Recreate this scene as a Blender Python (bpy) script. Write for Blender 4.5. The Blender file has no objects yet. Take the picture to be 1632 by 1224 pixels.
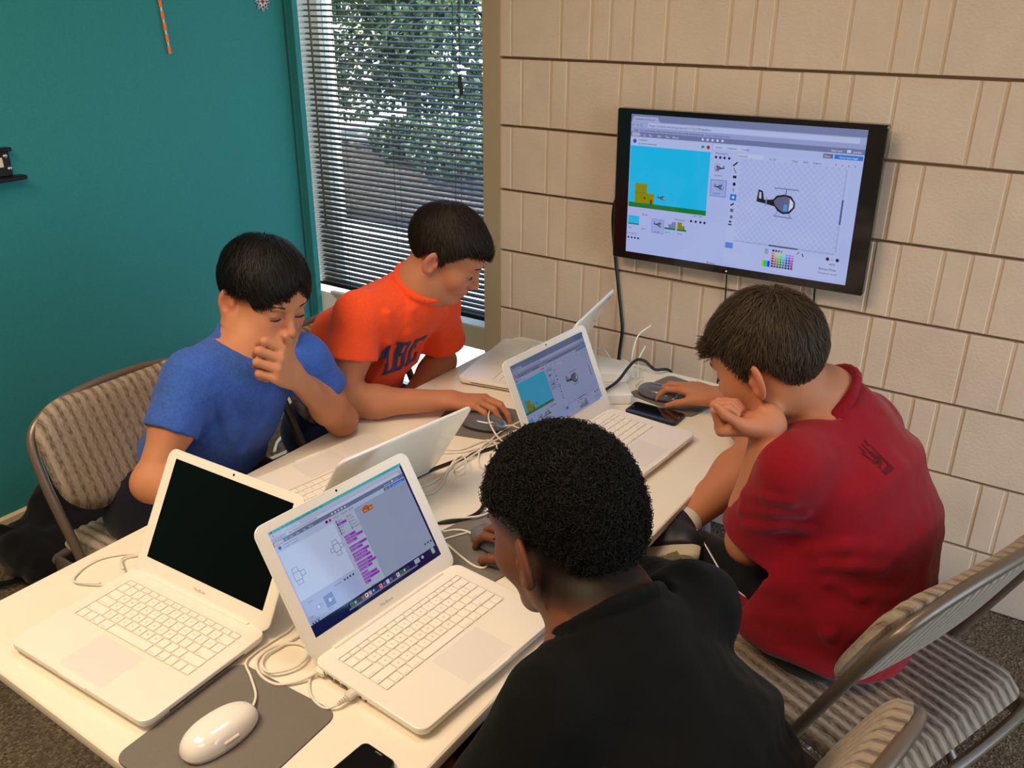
import bpy, bmesh, math, random
import numpy as np
from mathutils import Vector, Matrix, Euler
random.seed(7); rng = np.random.default_rng(7)
SC = bpy.context.scene
COL = SC.collection
PI = math.pi
def srgb(r, g, b, a=1.0):
    f = lambda c: (c/255/12.92) if c/255 <= .04045 else ((c/255+.055)/1.055)**2.4
    return (f(r), f(g), f(b), a)

# ------------------------------------------------------------------ camera
CAMZ = 1.5516
cam = bpy.data.cameras.new('camera'); cam_o = bpy.data.objects.new('camera', cam); COL.objects.link(cam_o)
cam.sensor_fit = 'HORIZONTAL'; cam.sensor_width = 36.0; cam.lens = 1397.37*36/1632
cam.clip_start = .02; cam.clip_end = 200
yaw, pitch, roll = math.radians(-33.489), math.radians(23.549), math.radians(0.321)
fw = Vector((math.sin(yaw)*math.cos(pitch), math.cos(yaw)*math.cos(pitch), -math.sin(pitch)))
rt = Vector((math.cos(yaw), -math.sin(yaw), 0)); up = rt.cross(fw)
r2 = math.cos(roll)*rt + math.sin(roll)*up; u2 = -math.sin(roll)*rt + math.cos(roll)*up
M = Matrix((( r2.x, u2.x, -fw.x, 0), (r2.y, u2.y, -fw.y, 0), (r2.z, u2.z, -fw.z, CAMZ), (0, 0, 0, 1)))
cam_o.matrix_world = M
SC.camera = cam_o

# ------------------------------------------------------------------ world, sun, lamps, exposure
SC.view_settings.view_transform = 'Standard'
try: SC.view_settings.look = 'None'
except Exception: pass
SC.view_settings.gamma = 1.0
SC.view_settings.use_curve_mapping = False
SC.view_settings.exposure = -0.40
w = bpy.data.worlds.new('sky'); SC.world = w; w.use_nodes = True
nt = w.node_tree; nt.nodes.clear()
wo = nt.nodes.new('ShaderNodeOutputWorld'); bg = nt.nodes.new('ShaderNodeBackground')
sky = nt.nodes.new('ShaderNodeTexSky'); sky.sky_type = 'NISHITA'; sky.sun_disc = False
sky.sun_elevation = math.radians(52); sky.sun_rotation = math.radians(150)
bg.inputs['Strength'].default_value = 1.95
nt.links.new(sky.outputs[0], bg.inputs[0]); nt.links.new(bg.outputs[0], wo.inputs[0])
sun = bpy.data.lights.new('sun', 'SUN'); sun.energy = 22.0; sun.angle = .009; sun.color = (1, .95, .86)
so = bpy.data.objects.new('sun', sun); COL.objects.link(so)
so.rotation_euler = Vector((.8, .07, -.6)).to_track_quat('-Z', 'Y').to_euler()
def area(name, loc, sx, sy, power, color, rot=(0, 0, 0), portal=False):
    l = bpy.data.lights.new(name, 'AREA'); l.shape = 'RECTANGLE'; l.size = sx; l.size_y = sy
    l.energy = power; l.color = color
    o = bpy.data.objects.new(name, l); COL.objects.link(o); o.location = loc; o.rotation_euler = rot
    if portal: l.cycles.is_portal = True
    return o
WARM = (1.0, .735, .475)
CEIL = 2.55
area('ceiling_lamp', (-1.35, -.05, CEIL-.03), 1.15, .55, 58, WARM)
area('ceiling_lamp', (.35, -.75, CEIL-.03), 1.15, .55, 22, WARM)
area('ceiling_lamp', (-.80, 1.05, CEIL-.03), .6, .6, 13, (1.0, .88, .74))  # unseen fill lamp, added to brighten the far end of the table
area('window_portal', (1.87, 1.28, 1.2), 2.06, 2.1, 1, (1, 1, 1), (0, PI/2, 0), True)
area('window_portal', (-2.1, 2.52, 1.2), .85, 2.2, 1, (1, 1, 1), (-PI/2, 0, 0), True)

# ------------------------------------------------------------------ materials
MATS = {}
def mat(name, col, rough=.6, metal=0.0, spec=.5, noise=None, bump=None, coat=0, emis=None, estr=0, sheen=0, attr=None, aemis=0, sss=0):
    """principled; noise=(scale, amount, stretch xyz) varies the base colour, bump=(scale, strength, distance)"""
    if name in MATS: return MATS[name]
    m = bpy.data.materials.new(name); m.use_nodes = True; t = m.node_tree
    b = t.nodes['Principled BSDF']
    b.inputs['Base Color'].default_value = col; b.inputs['Roughness'].default_value = rough
    b.inputs['Metallic'].default_value = metal; b.inputs['Specular IOR Level'].default_value = spec
    b.inputs['Coat Weight'].default_value = coat; b.inputs['Coat Roughness'].default_value = .05
    b.inputs['Sheen Weight'].default_value = sheen
    if sss:
        b.inputs['Subsurface Weight'].default_value = sss; b.inputs['Subsurface Radius'].default_value = (1, .35, .2)
        b.inputs['Subsurface Scale'].default_value = .006
    if emis: b.inputs['Emission Color'].default_value = emis; b.inputs['Emission Strength'].default_value = estr
    tc = t.nodes.new('ShaderNodeTexCoord')
    src = None
    if attr:
        a = t.nodes.new('ShaderNodeAttribute'); a.attribute_name = attr; src = a.outputs['Color']
        t.links.new(src, b.inputs['Base Color'])
        if aemis:
            t.links.new(src, b.inputs['Emission Color']); b.inputs['Emission Strength'].default_value = aemis
            t.links.remove(b.inputs['Base Color'].links[0]); b.inputs['Base Color'].default_value = (.004, .004, .005, 1)
    if noise:
        mp = t.nodes.new('ShaderNodeMapping'); t.links.new(tc.outputs['Object'], mp.inputs[0])
        if len(noise) > 2: mp.inputs['Scale'].default_value = noise[2]
        n = t.nodes.new('ShaderNodeTexNoise'); n.inputs['Scale'].default_value = noise[0]; n.inputs['Detail'].default_value = 4
        t.links.new(mp.outputs[0], n.inputs['Vector'])
        mr = t.nodes.new('ShaderNodeMapRange'); mr.inputs[1].default_value = .3; mr.inputs[2].default_value = .7
        mr.inputs[3].default_value = 1-noise[1]; mr.inputs[4].default_value = 1+noise[1]
        t.links.new(n.outputs[0], mr.inputs[0])
        mx = t.nodes.new('ShaderNodeVectorMath'); mx.operation = 'SCALE'
        if src: t.links.new(src, mx.inputs[0])
        else: mx.inputs[0].default_value = col[:3]
        t.links.new(mr.outputs[0], mx.inputs['Scale']); t.links.new(mx.outputs[0], b.inputs['Base Color'])
    if bump:
        n2 = t.nodes.new('ShaderNodeTexNoise'); n2.inputs['Scale'].default_value = bump[0]; n2.inputs['Detail'].default_value = 3
        t.links.new(tc.outputs['Object'], n2.inputs['Vector'])
        bp = t.nodes.new('ShaderNodeBump'); bp.inputs['Strength'].default_value = bump[1]; bp.inputs['Distance'].default_value = bump[2]
        t.links.new(n2.outputs[0], bp.inputs['Height']); t.links.new(bp.outputs[0], b.inputs['Normal'])
    MATS[name] = m
    return m

# ------------------------------------------------------------------ object helpers
def tag(o, label=None, cat=None, group=None, kind=None):
    if label: o['label'] = label
    if cat: o['category'] = cat
    if group: o['group'] = group
    if kind: o['kind'] = kind
    return o
def empty(name, loc=(0, 0, 0), rz=0, label=None, cat=None, group=None, parent=None):
    o = bpy.data.objects.new(name, None); COL.objects.link(o)
    o.location = loc; o.rotation_euler = (0, 0, rz); o.empty_display_size = .05
    if parent: o.parent = parent
    return tag(o, label, cat, group)
def link(name, me, parent=None, loc=None, rot=None):
    o = bpy.data.objects.new(name, me); COL.objects.link(o)
    if parent: o.parent = parent
    if loc is not None: o.location = loc
    if rot is not None: o.rotation_euler = rot
    return o
def mesh(name, V, F, m, smooth=False, cols=None, angle=None):
    me = bpy.data.meshes.new(name)
    me.from_pydata([tuple(v) for v in V], [], F); me.update()
    if m: me.materials.append(m)
    if smooth: me.polygons.foreach_set('use_smooth', [True]*len(me.polygons))
    if angle is not None:
        try: me.set_sharp_from_angle(angle=math.radians(angle))
        except Exception: pass
    if cols is not None: setcol(me, cols)
    return me
def setcol(me, cols):
    at = me.color_attributes.new('Col', 'FLOAT_COLOR', 'POINT')
    c = np.ones((len(me.vertices), 4), np.float32); cols = np.asarray(cols, np.float32); c[:, :cols.shape[1]] = cols
    at.data.foreach_set('color', c.ravel())
def npmesh(name, V, Q, m, smooth=True, cols=None):
    """V (n,3) array, Q (k,3|4) array"""
    me = bpy.data.meshes.new(name); n, k = len(V), Q.shape[1]
    me.vertices.add(n); me.vertices.foreach_set('co', np.asarray(V, np.float32).ravel())
    me.loops.add(Q.size); me.loops.foreach_set('vertex_index', Q.astype(np.int32).ravel())
    me.polygons.add(len(Q)); me.polygons.foreach_set('loop_start', np.arange(0, Q.size, k, dtype=np.int32))
    me.polygons.foreach_set('loop_total', np.full(len(Q), k, np.int32))
    me.polygons.foreach_set('use_smooth', np.full(len(Q), smooth))
    me.update(calc_edges=True); me.validate()
    if m: me.materials.append(m)
    if cols is not None: setcol(me, cols)
    return me
class MB:
    """collects simple shapes into one mesh"""
    def __init__(s): s.V = []; s.F = []; s.C = []
    def add(s, V, F, c=None):
        n = len(s.V); s.V += [tuple(v) for v in V]; s.F += [tuple(i+n for i in f) for f in F]
        if c is not None: s.C += [c]*len(V)
        return s
    def box(s, lo, hi, R=None, o=(0, 0, 0)):
        V = [Vector((x, y, z)) for z in (lo[2], hi[2]) for y in (lo[1], hi[1]) for x in (lo[0], hi[0])]
        if R is not None: V = [R @ v for v in V]
        V = [v+Vector(o) for v in V]
        return s.add(V, [(0, 2, 3, 1), (4, 5, 7, 6), (0, 1, 5, 4), (2, 6, 7, 3), (0, 4, 6, 2), (1, 3, 7, 5)])
    def bev(s, lo, hi, b, R=None, o=(0, 0, 0)):
        """box with chamfered edges (26 faces)"""
        bm = bmesh.new(); bmesh.ops.create_cube(bm, size=1)
        for v in bm.verts: v.co = Vector([lo[i]+(v.co[i]+.5)*(hi[i]-lo[i]) for i in range(3)])
        bmesh.ops.bevel(bm, geom=bm.edges[:], offset=b, segments=1, affect='EDGES', profile=.5)
        if R is not None: bmesh.ops.transform(bm, matrix=R.to_4x4() if hasattr(R, 'to_4x4') else R, verts=bm.verts)
        bm.verts.index_update()
        V = [v.co+Vector(o) for v in bm.verts]; F = [tuple(v.index for v in f.verts) for f in bm.faces]; bm.free()
        return s.add(V, F)
    def loft(s, rings, cap=True, closed=True):
        n = len(rings[0]); V = [p for r in rings for p in r]; F = []
        for i in range(len(rings)-1):
            for j in range(n if closed else n-1):
                k = (j+1) % n; F.append((i*n+j, i*n+k, (i+1)*n+k, (i+1)*n+j))
        if cap: F += [tuple(range(n-1, -1, -1)), tuple(range((len(rings)-1)*n, len(rings)*n))]
        return s.add(V, F)
    def tube(s, pts, r, n=8, cap=True):
        pts = [Vector(p) for p in pts]; rs = r if isinstance(r, (list, tuple)) else [r]*len(pts)
        rings = []; t0 = (pts[1]-pts[0]).normalized()
        a = t0.cross(Vector((0, 0, 1)))
        if a.length < .1: a = t0.cross(Vector((1, 0, 0)))
        a.normalize()
        for i, p in enumerate(pts):
            t = (pts[min(i+1, len(pts)-1)]-pts[max(i-1, 0)])
            if t.length < 1e-9: t = t0
            t = t.normalized(); a = (a-a.dot(t)*t)
            a = a.normalized() if a.length > 1e-6 else t.orthogonal().normalized()
            b = t.cross(a)
            rings.append([p+rs[i]*(math.cos(q)*a+math.sin(q)*b) for q in [2*PI*k/n for k in range(n)]])
        return s.loft(rings, cap)
    def cyl(s, p0, p1, r, n=12, r1=None): return s.tube([p0, p1], [r, r if r1 is None else r1], n)
    def me(s, name, m, smooth=False, angle=None): return mesh(name, s.V, s.F, m, smooth, s.C if s.C else None, angle)
    def build(s, name, m, parent=None, smooth=False, angle=None, loc=None, rot=None):
        return link(name, s.me(name, m, smooth, angle), parent, loc, rot)
def rrect(w, d, r, z, n=6, cx=0, cy=0):
    P = []
    for (sx, sy, a0) in ((1, 1, 0), (-1, 1, PI/2), (-1, -1, PI), (1, -1, 1.5*PI)):
        for k in range(n+1):
            a = a0+k*PI/2/n
            P.append(Vector((cx+sx*(w/2-r)+r*math.cos(a), cy+sy*(d/2-r)+r*math.sin(a), z)))
    return P
def slab(mb, w, d, r, levels, n=6, cx=0, cy=0):
    """levels: (z, inset)"""
    return mb.loft([rrect(w-2*i, d-2*i, max(r-i, .0005), z, n, cx, cy) for z, i in levels])
def catmull(P, n=8, closed=False):
    P = [Vector(p) for p in P]; out = []; N = len(P)
    for i in range(N if closed else N-1):
        g = (lambda k: P[k % N]) if closed else (lambda k: P[max(0, min(N-1, k))])
        a, b, c, d = g(i-1), g(i), g(i+1), g(i+2)
        for k in range(n):
            t = k/n
            out.append(.5*((2*b)+(c-a)*t+(2*a-5*b+4*c-d)*t*t+(-a+3*b-3*c+d)*t**3))
    if not closed: out.append(P[-1])
    return out
_fc = {}
def text_geo(s, size):
    """flat text as (verts 2d, faces), origin at the left end of the base line"""
    k = (s, size)
    if k in _fc: return _fc[k]
    cu = bpy.data.curves.new('t', 'FONT'); cu.body = s; cu.size = size; cu.resolution_u = 2
    o = bpy.data.objects.new('t', cu); COL.objects.link(o)
    dg = bpy.context.evaluated_depsgraph_get(); dg.update()
    me = o.evaluated_get(dg).to_mesh()
    V = [(v.co.x, v.co.y) for v in me.vertices]; F = [tuple(p.vertices) for p in me.polygons]
    o.evaluated_get(dg).to_mesh_clear(); bpy.data.objects.remove(o); bpy.data.curves.remove(cu)
    _fc[k] = (V, F); return V, F
class Flat:
    """flat print: coloured shapes in layers in a w x h picture (y down) on a plane"""
    def __init__(s, w, h, W, H): s.w, s.h, s.W, s.H = w, h, W, H; s.mb = MB(); s.z = 0
    def P(s, x, y): return ((x/s.w-.5)*s.W, (.5-y/s.h)*s.H, s.z)
    def layer(s, dz=.00006): s.z += dz; return s
    def rect(s, x0, y0, x1, y1, c): return s.poly([(x0, y0), (x0, y1), (x1, y1), (x1, y0)], c)
    def poly(s, pts, c): s.mb.add([s.P(*p) for p in pts], [tuple(range(len(pts)))], c[:3]); return s
    def line(s, x0, y0, x1, y1, t, c):
        l = math.hypot(x1-x0, y1-y0) or 1; nx, ny = -(y1-y0)/l*t/2, (x1-x0)/l*t/2
        return s.poly([(x0+nx, y0+ny), (x1+nx, y1+ny), (x1-nx, y1-ny), (x0-nx, y0-ny)], c)
    def disc(s, x, y, r, c, n=14): return s.poly([(x+r*math.cos(-2*PI*k/n), y+r*math.sin(-2*PI*k/n)) for k in range(n)], c)
    def text(s, x, y, t, size, c):
        V, F = text_geo(t, 1.0); s.mb.add([s.P(x+a*size, y-b*size) for a, b in V], F, c[:3]); return s
    def build(s, name, m, parent, loc=None, rot=None): return s.mb.build(name, m, parent, loc=loc, rot=rot)
# ------------------------------------------------------------------ room shell
D = 2.395; XL = -2.552; XR = 1.90; YB = -2.6
def struct(name, mb, m, parent=None, smooth=False, label=None):
    o = mb.build(name, m, parent, smooth)
    if parent is None: o['kind'] = 'structure'
    if label: o['label'] = label
    return o
M_block = mat('painted_block', srgb(212, 190, 172), .62, noise=(9, .05), bump=(140, .28, .004))
M_mortar = mat('mortar', srgb(150, 122, 94), .8, bump=(120, .4, .004))
M_groove = mat('painted_groove', srgb(206, 182, 156), .7, bump=(160, .4, .004))
M_teal = mat('teal_fabric', srgb(27, 122, 124), .85, noise=(260, .10), bump=(420, .25, .001), sheen=.15)
M_cream = mat('cream_paint', srgb(206, 192, 158), .5)
M_trim = mat('tan_trim', srgb(170, 150, 122), .5)
M_white = mat('white_paint', srgb(225, 220, 208), .6)
M_ceil = mat('ceiling_paint', srgb(214, 206, 190), .8)
M_wallr = mat('plain_wall', srgb(196, 180, 155), .7)

def carpet():
    m = bpy.data.materials.new('carpet'); m.use_nodes = True; t = m.node_tree; b = t.nodes['Principled BSDF']
    b.inputs['Roughness'].default_value = 1; b.inputs['Specular IOR Level'].default_value = .1
    tc = t.nodes.new('ShaderNodeTexCoord'); v = t.nodes.new('ShaderNodeTexVoronoi'); v.inputs['Scale'].default_value = 170
    v2 = t.nodes.new('ShaderNodeTexNoise'); v2.inputs['Scale'].default_value = 55; v2.inputs['Detail'].default_value = 5
    t.links.new(tc.outputs['Object'], v.inputs['Vector']); t.links.new(tc.outputs['Object'], v2.inputs['Vector'])
    cr = t.nodes.new('ShaderNodeValToRGB'); e = cr.color_ramp.elements
    e[0].position = .1; e[0].color = srgb(66, 56, 46); e[1].position = .9; e[1].color = srgb(150, 134, 112)
    el = e.new(.5); el.color = srgb(104, 90, 74)
    ad = t.nodes.new('ShaderNodeMath'); ad.operation = 'MULTIPLY_ADD'; ad.inputs[1].default_value = .55; 
    t.links.new(v.outputs['Color'], ad.inputs[0]); 
    m2 = t.nodes.new('ShaderNodeMath'); m2.operation = 'MULTIPLY'; m2.inputs[1].default_value = .5
    t.links.new(v2.outputs[0], m2.inputs[0]); t.links.new(m2.outputs[0], ad.inputs[2])
    t.links.new(ad.outputs[0], cr.inputs[0]); t.links.new(cr.outputs[0], b.inputs['Base Color'])
    bp = t.nodes.new('ShaderNodeBump'); bp.inputs['Strength'].default_value = .9; bp.inputs['Distance'].default_value = .006
    t.links.new(v.outputs['Distance'], bp.inputs['Height']); t.links.new(bp.outputs[0], b.inputs['Normal'])
    return m
M_carpet = carpet()
struct('floor', MB().box((XL-.1, YB-.1, -.1), (XR+.1, D+.02, 0)), M_carpet, label='grey brown loop pile carpet')
struct('ceiling', MB().box((XL-.1, YB-.1, CEIL), (XR+.1, D+.1, CEIL+.1)), M_ceil)
wb = MB()                                   # wall with the window opening: solid from the jamb to the right corner, lintel above the window
X0, X1, ZB, ZT = -1.70, -1.637, .07, 2.28    # right edge of the opening, right edge of the jamb, opening bottom and top
wb.box((X1-.001, D+.018, -.02), (XR+.1, D+.2, CEIL)); wb.box((XL-.1, D+.018, ZT), (X1, D+.2, CEIL)); wb.box((XL-.1, D+.018, -.02), (X1, D+.2, ZB))
wall_b = struct('wall_back', wb, M_mortar, label='beige painted wall of scored concrete blocks')
struct('wall_left', MB().box((XL-.12, YB-.1, 0), (XL, D-.028, CEIL)).box((XL-.12, D-.02, 0), (XL+.004, D+.009, CEIL)).box((XL, D-.016, 0), (XL+.036, D+.009, CEIL)).box((XL-.12, D-.03, 0), (XL-.012, D-.018, CEIL)), M_teal, label='teal fabric covered wall with a groove near the window')
struct('wall_rear', MB().box((XL-.1, YB-.12, 0), (XR+.1, YB, CEIL)), M_wallr)
wr = MB(); wy0, wy1, wz0, wz1 = .25, 2.31, .15, 2.25
wr.box((XR, YB-.1, 0), (XR+.12, wy0, CEIL)); wr.box((XR, wy1, 0), (XR+.12, D+.1, CEIL))
wr.box((XR, wy0, 0), (XR+.12, wy1, wz0)); wr.box((XR, wy0, wz1), (XR+.12, wy1, CEIL))
struct('wall_right', wr, M_wallr)
bb = MB(); bb.box((XL, YB, 0), (XL+.013, D-.02, .1)); bb.loft([[Vector((XL, YB, .1)), Vector((XL+.013, YB, .1)), Vector((XL+.006, YB, .106)), Vector((XL, YB, .106))], [Vector((XL, D-.02, .1)), Vector((XL+.013, D-.02, .1)), Vector((XL+.006, D-.02, .106)), Vector((XL, D-.02, .106))]])
struct('baseboard_left', bb, M_cream, label='cream baseboard under the teal wall')

# blocks of the back wall: one object each, courses of 0.2032 m, joints as in the wall
JX = {-2: [-1.637, -1.50, -1.30, -1.05, -.99, -.80, -.55, -.36, -.30, -.10, .12],
 -1: [-1.637, -1.45, -1.25, -1.19, -.98, -.72, -.66, -.44, -.22, -.16, .12],
 0: [-1.637, -1.594, -1.419, -1.318, -1.255, -1.185, -1.083, -.903, -.838, -.784, -.596, -.488, -.428, -.371, -.17, .03, .15],
 1: [-1.637, -1.554, -1.45, -1.391, -1.215, -1.11, -1.047, -.983, -.805, -.698, -.631, -.57, -.462, -.281, -.223, -.13, .08],
 2: [-1.637, -1.591, -1.459, -1.388, -1.21, -1.05, -.86, -.66, -.6, -.43, -.368, -.179, -.03, .1],
 3: [-1.637, -1.548, -1.448, -1.384, -1.205, -1.13, -1.058, -.981, -.80, -.62, -.45, -.389, -.284, -.219, -.153, .02, .12],
 4: [-1.637, -1.589, -1.411, -1.314, -1.252, -1.19, -1.009, -.909, -.72, -.53, -.428, -.368, -.189, -.082, .09],
 5: [-1.637, -1.549, -1.445, -1.386, -1.25, -1.109, -1.049, -.985, -.883, -.70, -.52, -.34, -.285, -.224, -.162, .05],
 6: [-1.637, -1.5, -1.3, -1.1, -.9, -.7, -.5, -.4, -.22, -.08, -.019, .1],
 7: [-1.637, -1.44, -1.24, -1.04, -.84, -.64, -.44, -.25, -.055, .13]}
Z0 = 1.3929; CH = .2032
for k in sorted(JX):
    zt, zb = Z0-(k-1)*CH, Z0-k*CH
    if zt > CEIL: continue
    zb = max(zb, .0)
    xs = JX[k]; x = xs[-1]
    MB().box((X1, D+.0026, zb+.0045), (.9, D+.019, zt-.0045)).build('course', M_groove, wall_b)
    while x < .75 and k >= 0: x += random.choice((.065, .1, .19, .2)); xs.append(x)
    for a, b in zip(xs[:-1], xs[1:]):
        pr = random.uniform(-.0008, .0012); g = random.uniform(.0036, .0048)
        V = []
        lo = (a+g, D-pr, zb+random.uniform(.0038, .0048)); hi = (b-g, D+.012, zt-random.uniform(.0034, .0042))
        mb = MB(); c = .0022
        R1 = [(lo[0], hi[1], lo[2]), (hi[0], hi[1], lo[2]), (hi[0], hi[1], hi[2]), (lo[0], hi[1], hi[2])]
        R2 = [(lo[0], lo[1]+c, lo[2]), (hi[0], lo[1]+c, lo[2]), (hi[0], lo[1]+c, hi[2]), (lo[0], lo[1]+c, hi[2])]
        R3 = [(lo[0]+c*.8, lo[1], lo[2]+c*.8), (hi[0]-c*.8, lo[1], lo[2]+c*.8), (hi[0]-c*.8, lo[1], hi[2]-c*.8), (lo[0]+c*.8, lo[1], hi[2]-c*.8)]
        mb.loft([[Vector(p) for p in r] for r in (R1, R2, R3)], cap=False)
        n = len(mb.V); mb.F.append((n-4, n-3, n-2, n-1))
        mb.build('block', M_block, wall_b)

# ------------------------------------------------------------------ window: frame, glass, blind
M_frame = mat('window_frame_paint', srgb(176, 170, 155), .45)
def glass():
    m = bpy.data.materials.new('window_glass'); m.use_nodes = True; t = m.node_tree; t.nodes.clear()
    o = t.nodes.new('ShaderNodeOutputMaterial'); mx = t.nodes.new('ShaderNodeMixShader'); tr = t.nodes.new('ShaderNodeBsdfTransparent')
    gl = t.nodes.new('ShaderNodeBsdfGlossy'); gl.inputs['Roughness'].default_value = .02; fr = t.nodes.new('ShaderNodeFresnel'); fr.inputs[0].default_value = 1.45
    tr.inputs[0].default_value = (.94, .97, .95, 1)
    ge = t.nodes.new('ShaderNodeNewGeometry'); ma = t.nodes.new('ShaderNodeMath'); ma.operation = 'MULTIPLY_ADD'; ma.inputs[1].default_value = 1/1.45-1.45; ma.inputs[2].default_value = 1.45
    t.links.new(ge.outputs['Backfacing'], ma.inputs[0]); t.links.new(ma.outputs[0], fr.inputs[0])
    t.links.new(fr.outputs[0], mx.inputs[0]); t.links.new(tr.outputs[0], mx.inputs[1]); t.links.new(gl.outputs[0], mx.inputs[2]); t.links.new(mx.outputs[0], o.inputs[0])
    return m
M_glass = glass()
fr = MB()
fr.box((X0, D-.004, 0), (X1, D+.2, ZT+.05))                       # tan jamb beside the blocks
win = struct('window_1', fr, M_trim, label='tall window with a tan jamb beside the teal wall')
f2 = MB(); yf = D+.09
f2.box((XL-.1, yf, ZB), (XL+.05, yf+.05, ZT)); f2.box((X0-.045, yf, ZB), (X0, yf+.05, ZT)); f2.box((XL, yf, ZT-.04), (X0, yf+.05, ZT)); f2.box((XL, yf, ZB), (X0, yf+.05, ZB+.04))
f2.build('frame', M_frame, win)
MB().bev((XL-.05, D+.03, .385), (X0, D+.13, .475), .004).build('transom', M_frame, win)
MB().box((XL-.02, D-.006, .0), (X0, D+.09, ZB+.002)).build('sill', M_trim, win)
MB().box((XL+.05, yf+.02, .475), (X0-.045, yf+.026, ZT-.04)).build('pane', M_glass, win)
MB().box((XL+.05, yf+.02, ZB+.04), (X0-.045, yf+.026, .385)).build('pane', M_glass, win)

M_slat = mat('blind_slat', srgb(26, 23, 22), .5, spec=.3)
blind = empty('window_blind', (XL+.020, D+.034, 0), 0, 'dark brown horizontal slat blind hanging in front of the tall window', 'blind')
bw = .814
def slat_mesh():
    P = []; wd = .0254; th = math.radians(13)
    prof = []
    for k in range(5):
        u = (k/4-.5)*wd; h = .0018*(1-(2*k/4-1)**2)
        prof.append((u*math.cos(th)-h*math.sin(th)*0, u*math.sin(th)+h))     # room side (-y) low
    V = []; F = []
    for x in (0, bw):
        for u, h in prof: V.append((x, u, h))
        for u, h in prof: V.append((x, u, h-.0007))
    for k in range(4):
        F += [(k, k+10, k+11, k+1), (k+5, k+6, k+16, k+15)]
    F += [(0, 5, 15, 10), (4, 14, 19, 9)]
    return mesh('slat', V, F, M_slat, True, angle=40)
sm = slat_mesh()
ztop, zbot, pit = 2.2, .53, .01905
n = int((ztop-zbot)/pit)
zs = [zbot+pit*k for k in range(n)]
for z in zs: link('slat', sm, blind, (0, random.uniform(-.0004, .0004), z+random.uniform(-.0006, .0006)), (random.uniform(-.012, .012), random.uniform(-.0012, .0012), 0))
MB().bev((0, -.013, .503), (bw, .013, .519), .003).build('bottom_rail', M_slat, blind)
MB().bev((0, -.02, ztop+.01), (bw, .02, ztop+.05), .003).build('head_rail', M_slat, blind)
M_cord = mat('blind_cord', srgb(40, 37, 35), .8)
for x in (.17, .425, .70):
    for dy in (-.0135, .0135): MB().tube([(x+dy*.15, dy, .51), (x+dy*.15, dy, ztop+.02)], .0009, 5).build('ladder_cord', M_cord, blind)
MB().tube([(.075, -.026, ztop), (.078, -.03, 1.2), (.08, -.032, .75)], .004, 8).build('tilt_wand', mat('wand_plastic', srgb(70, 66, 62), .2), blind)
pc = MB().tube([(bw-.085, -.022, ztop), (bw-.083, -.024, 1.33)], .001, 5).tube([(bw-.078, -.022, ztop), (bw-.078, -.026, 1.31)], .001, 5)
pc.build('pull_cord', M_cord, blind)
for q, zz in ((bw-.083, 1.295), (bw-.077, 1.272)):
    MB().tube([(q, -.024, zz+.04), (q, -.024, zz+.03), (q, -.024, zz)], [.002, .005, .0065], 8).build('tassel', M_cord, blind, True, angle=50)

# second window (right wall, outside the frame): gives the cool side light seen on the blocks and the screen
w2 = struct('window_2', MB().box((XR-.01, wy0-.05, wz0-.05), (XR+.05, wy0, wz1+.05)).box((XR-.01, wy1, wz0-.05), (XR+.05, wy1+.05, wz1+.05)).box((XR-.01, wy0, wz1), (XR+.05, wy1, wz1+.05)).box((XR-.01, wy0, wz0-.05), (XR+.05, wy1, wz0)), M_frame)
MB().box((XR+.06, wy0, wz0), (XR+.066, wy1, wz1)).build('pane', M_glass, w2)
sb = MB(); z = wz0+.03
while z < wz1-.02:
    sb.box((XR+.012, wy0+.01, z), (XR+.034, wy1-.01, z+.0012)); z += .036
sl = sb.build('slats', mat('light_slat', srgb(150, 146, 140), .5), w2); sl['kind'] = 'stuff'

# ------------------------------------------------------------------ outside the window
def leafmat(name, c1, c2):
    m = bpy.data.materials.new(name); m.use_nodes = True; t = m.node_tree; b = t.nodes['Principled BSDF']
    g = t.nodes.new('ShaderNodeNewGeometry'); cr = t.nodes.new('ShaderNodeValToRGB')
    cr.color_ramp.elements[0].color = c1; cr.color_ramp.elements[1].color = c2
    t.links.new(g.outputs['Random Per Island'], cr.inputs[0]); t.links.new(cr.outputs[0], b.inputs['Base Color'])
    b.inputs['Roughness'].default_value = .45
    return m
M_leaf = leafmat('leaf', srgb(32, 52, 32), srgb(98, 112, 70))
M_leaf2 = leafmat('leaf_pale', srgb(84, 104, 56), srgb(196, 196, 128))
M_bark = mat('bark', srgb(84, 68, 56), .9, bump=(40, .6, .02))
def gplane(name, x0, y0, x1, y1, z0, z1, m, label):
    return struct(name, MB().loft([[Vector((x0, y0, z0)), Vector((x1, y0, z0)), Vector((x1, y0, z0-.1)), Vector((x0, y0, z0-.1))], [Vector((x0, y1, z1)), Vector((x1, y1, z1)), Vector((x1, y1, z1-.1)), Vector((x0, y1, z1-.1))]]), m, label=label)
gplane('ground_path', -14, D+.2, 8, D+2.6, -.05, -.02, mat('concrete_path', srgb(206, 200, 190), .9, noise=(6, .08)), 'pale sunlit path outside the window')
gplane('ground_bank', -20, D+2.6, 8, D+4.0, -.02, .30, mat('mulch', srgb(68, 56, 50), 1, noise=(14, .5), bump=(30, .8, .05)), 'brown mulched bank outside the window')
gplane('ground_yard', -40, D+4.0, 20, D+40, .30, .45, mat('pale_yard', srgb(190, 186, 172), 1, noise=(3, .15)), 'pale open yard beyond the bank')
struct('pillar_outside', MB().bev((-7.2, D+2.5, -.1), (-4.83, D+2.56, 4.2), .01), mat('cream_stucco', srgb(216, 200, 166), .8, bump=(90, .3, .004)), label='cream rendered wall end outside the left of the window')
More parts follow.
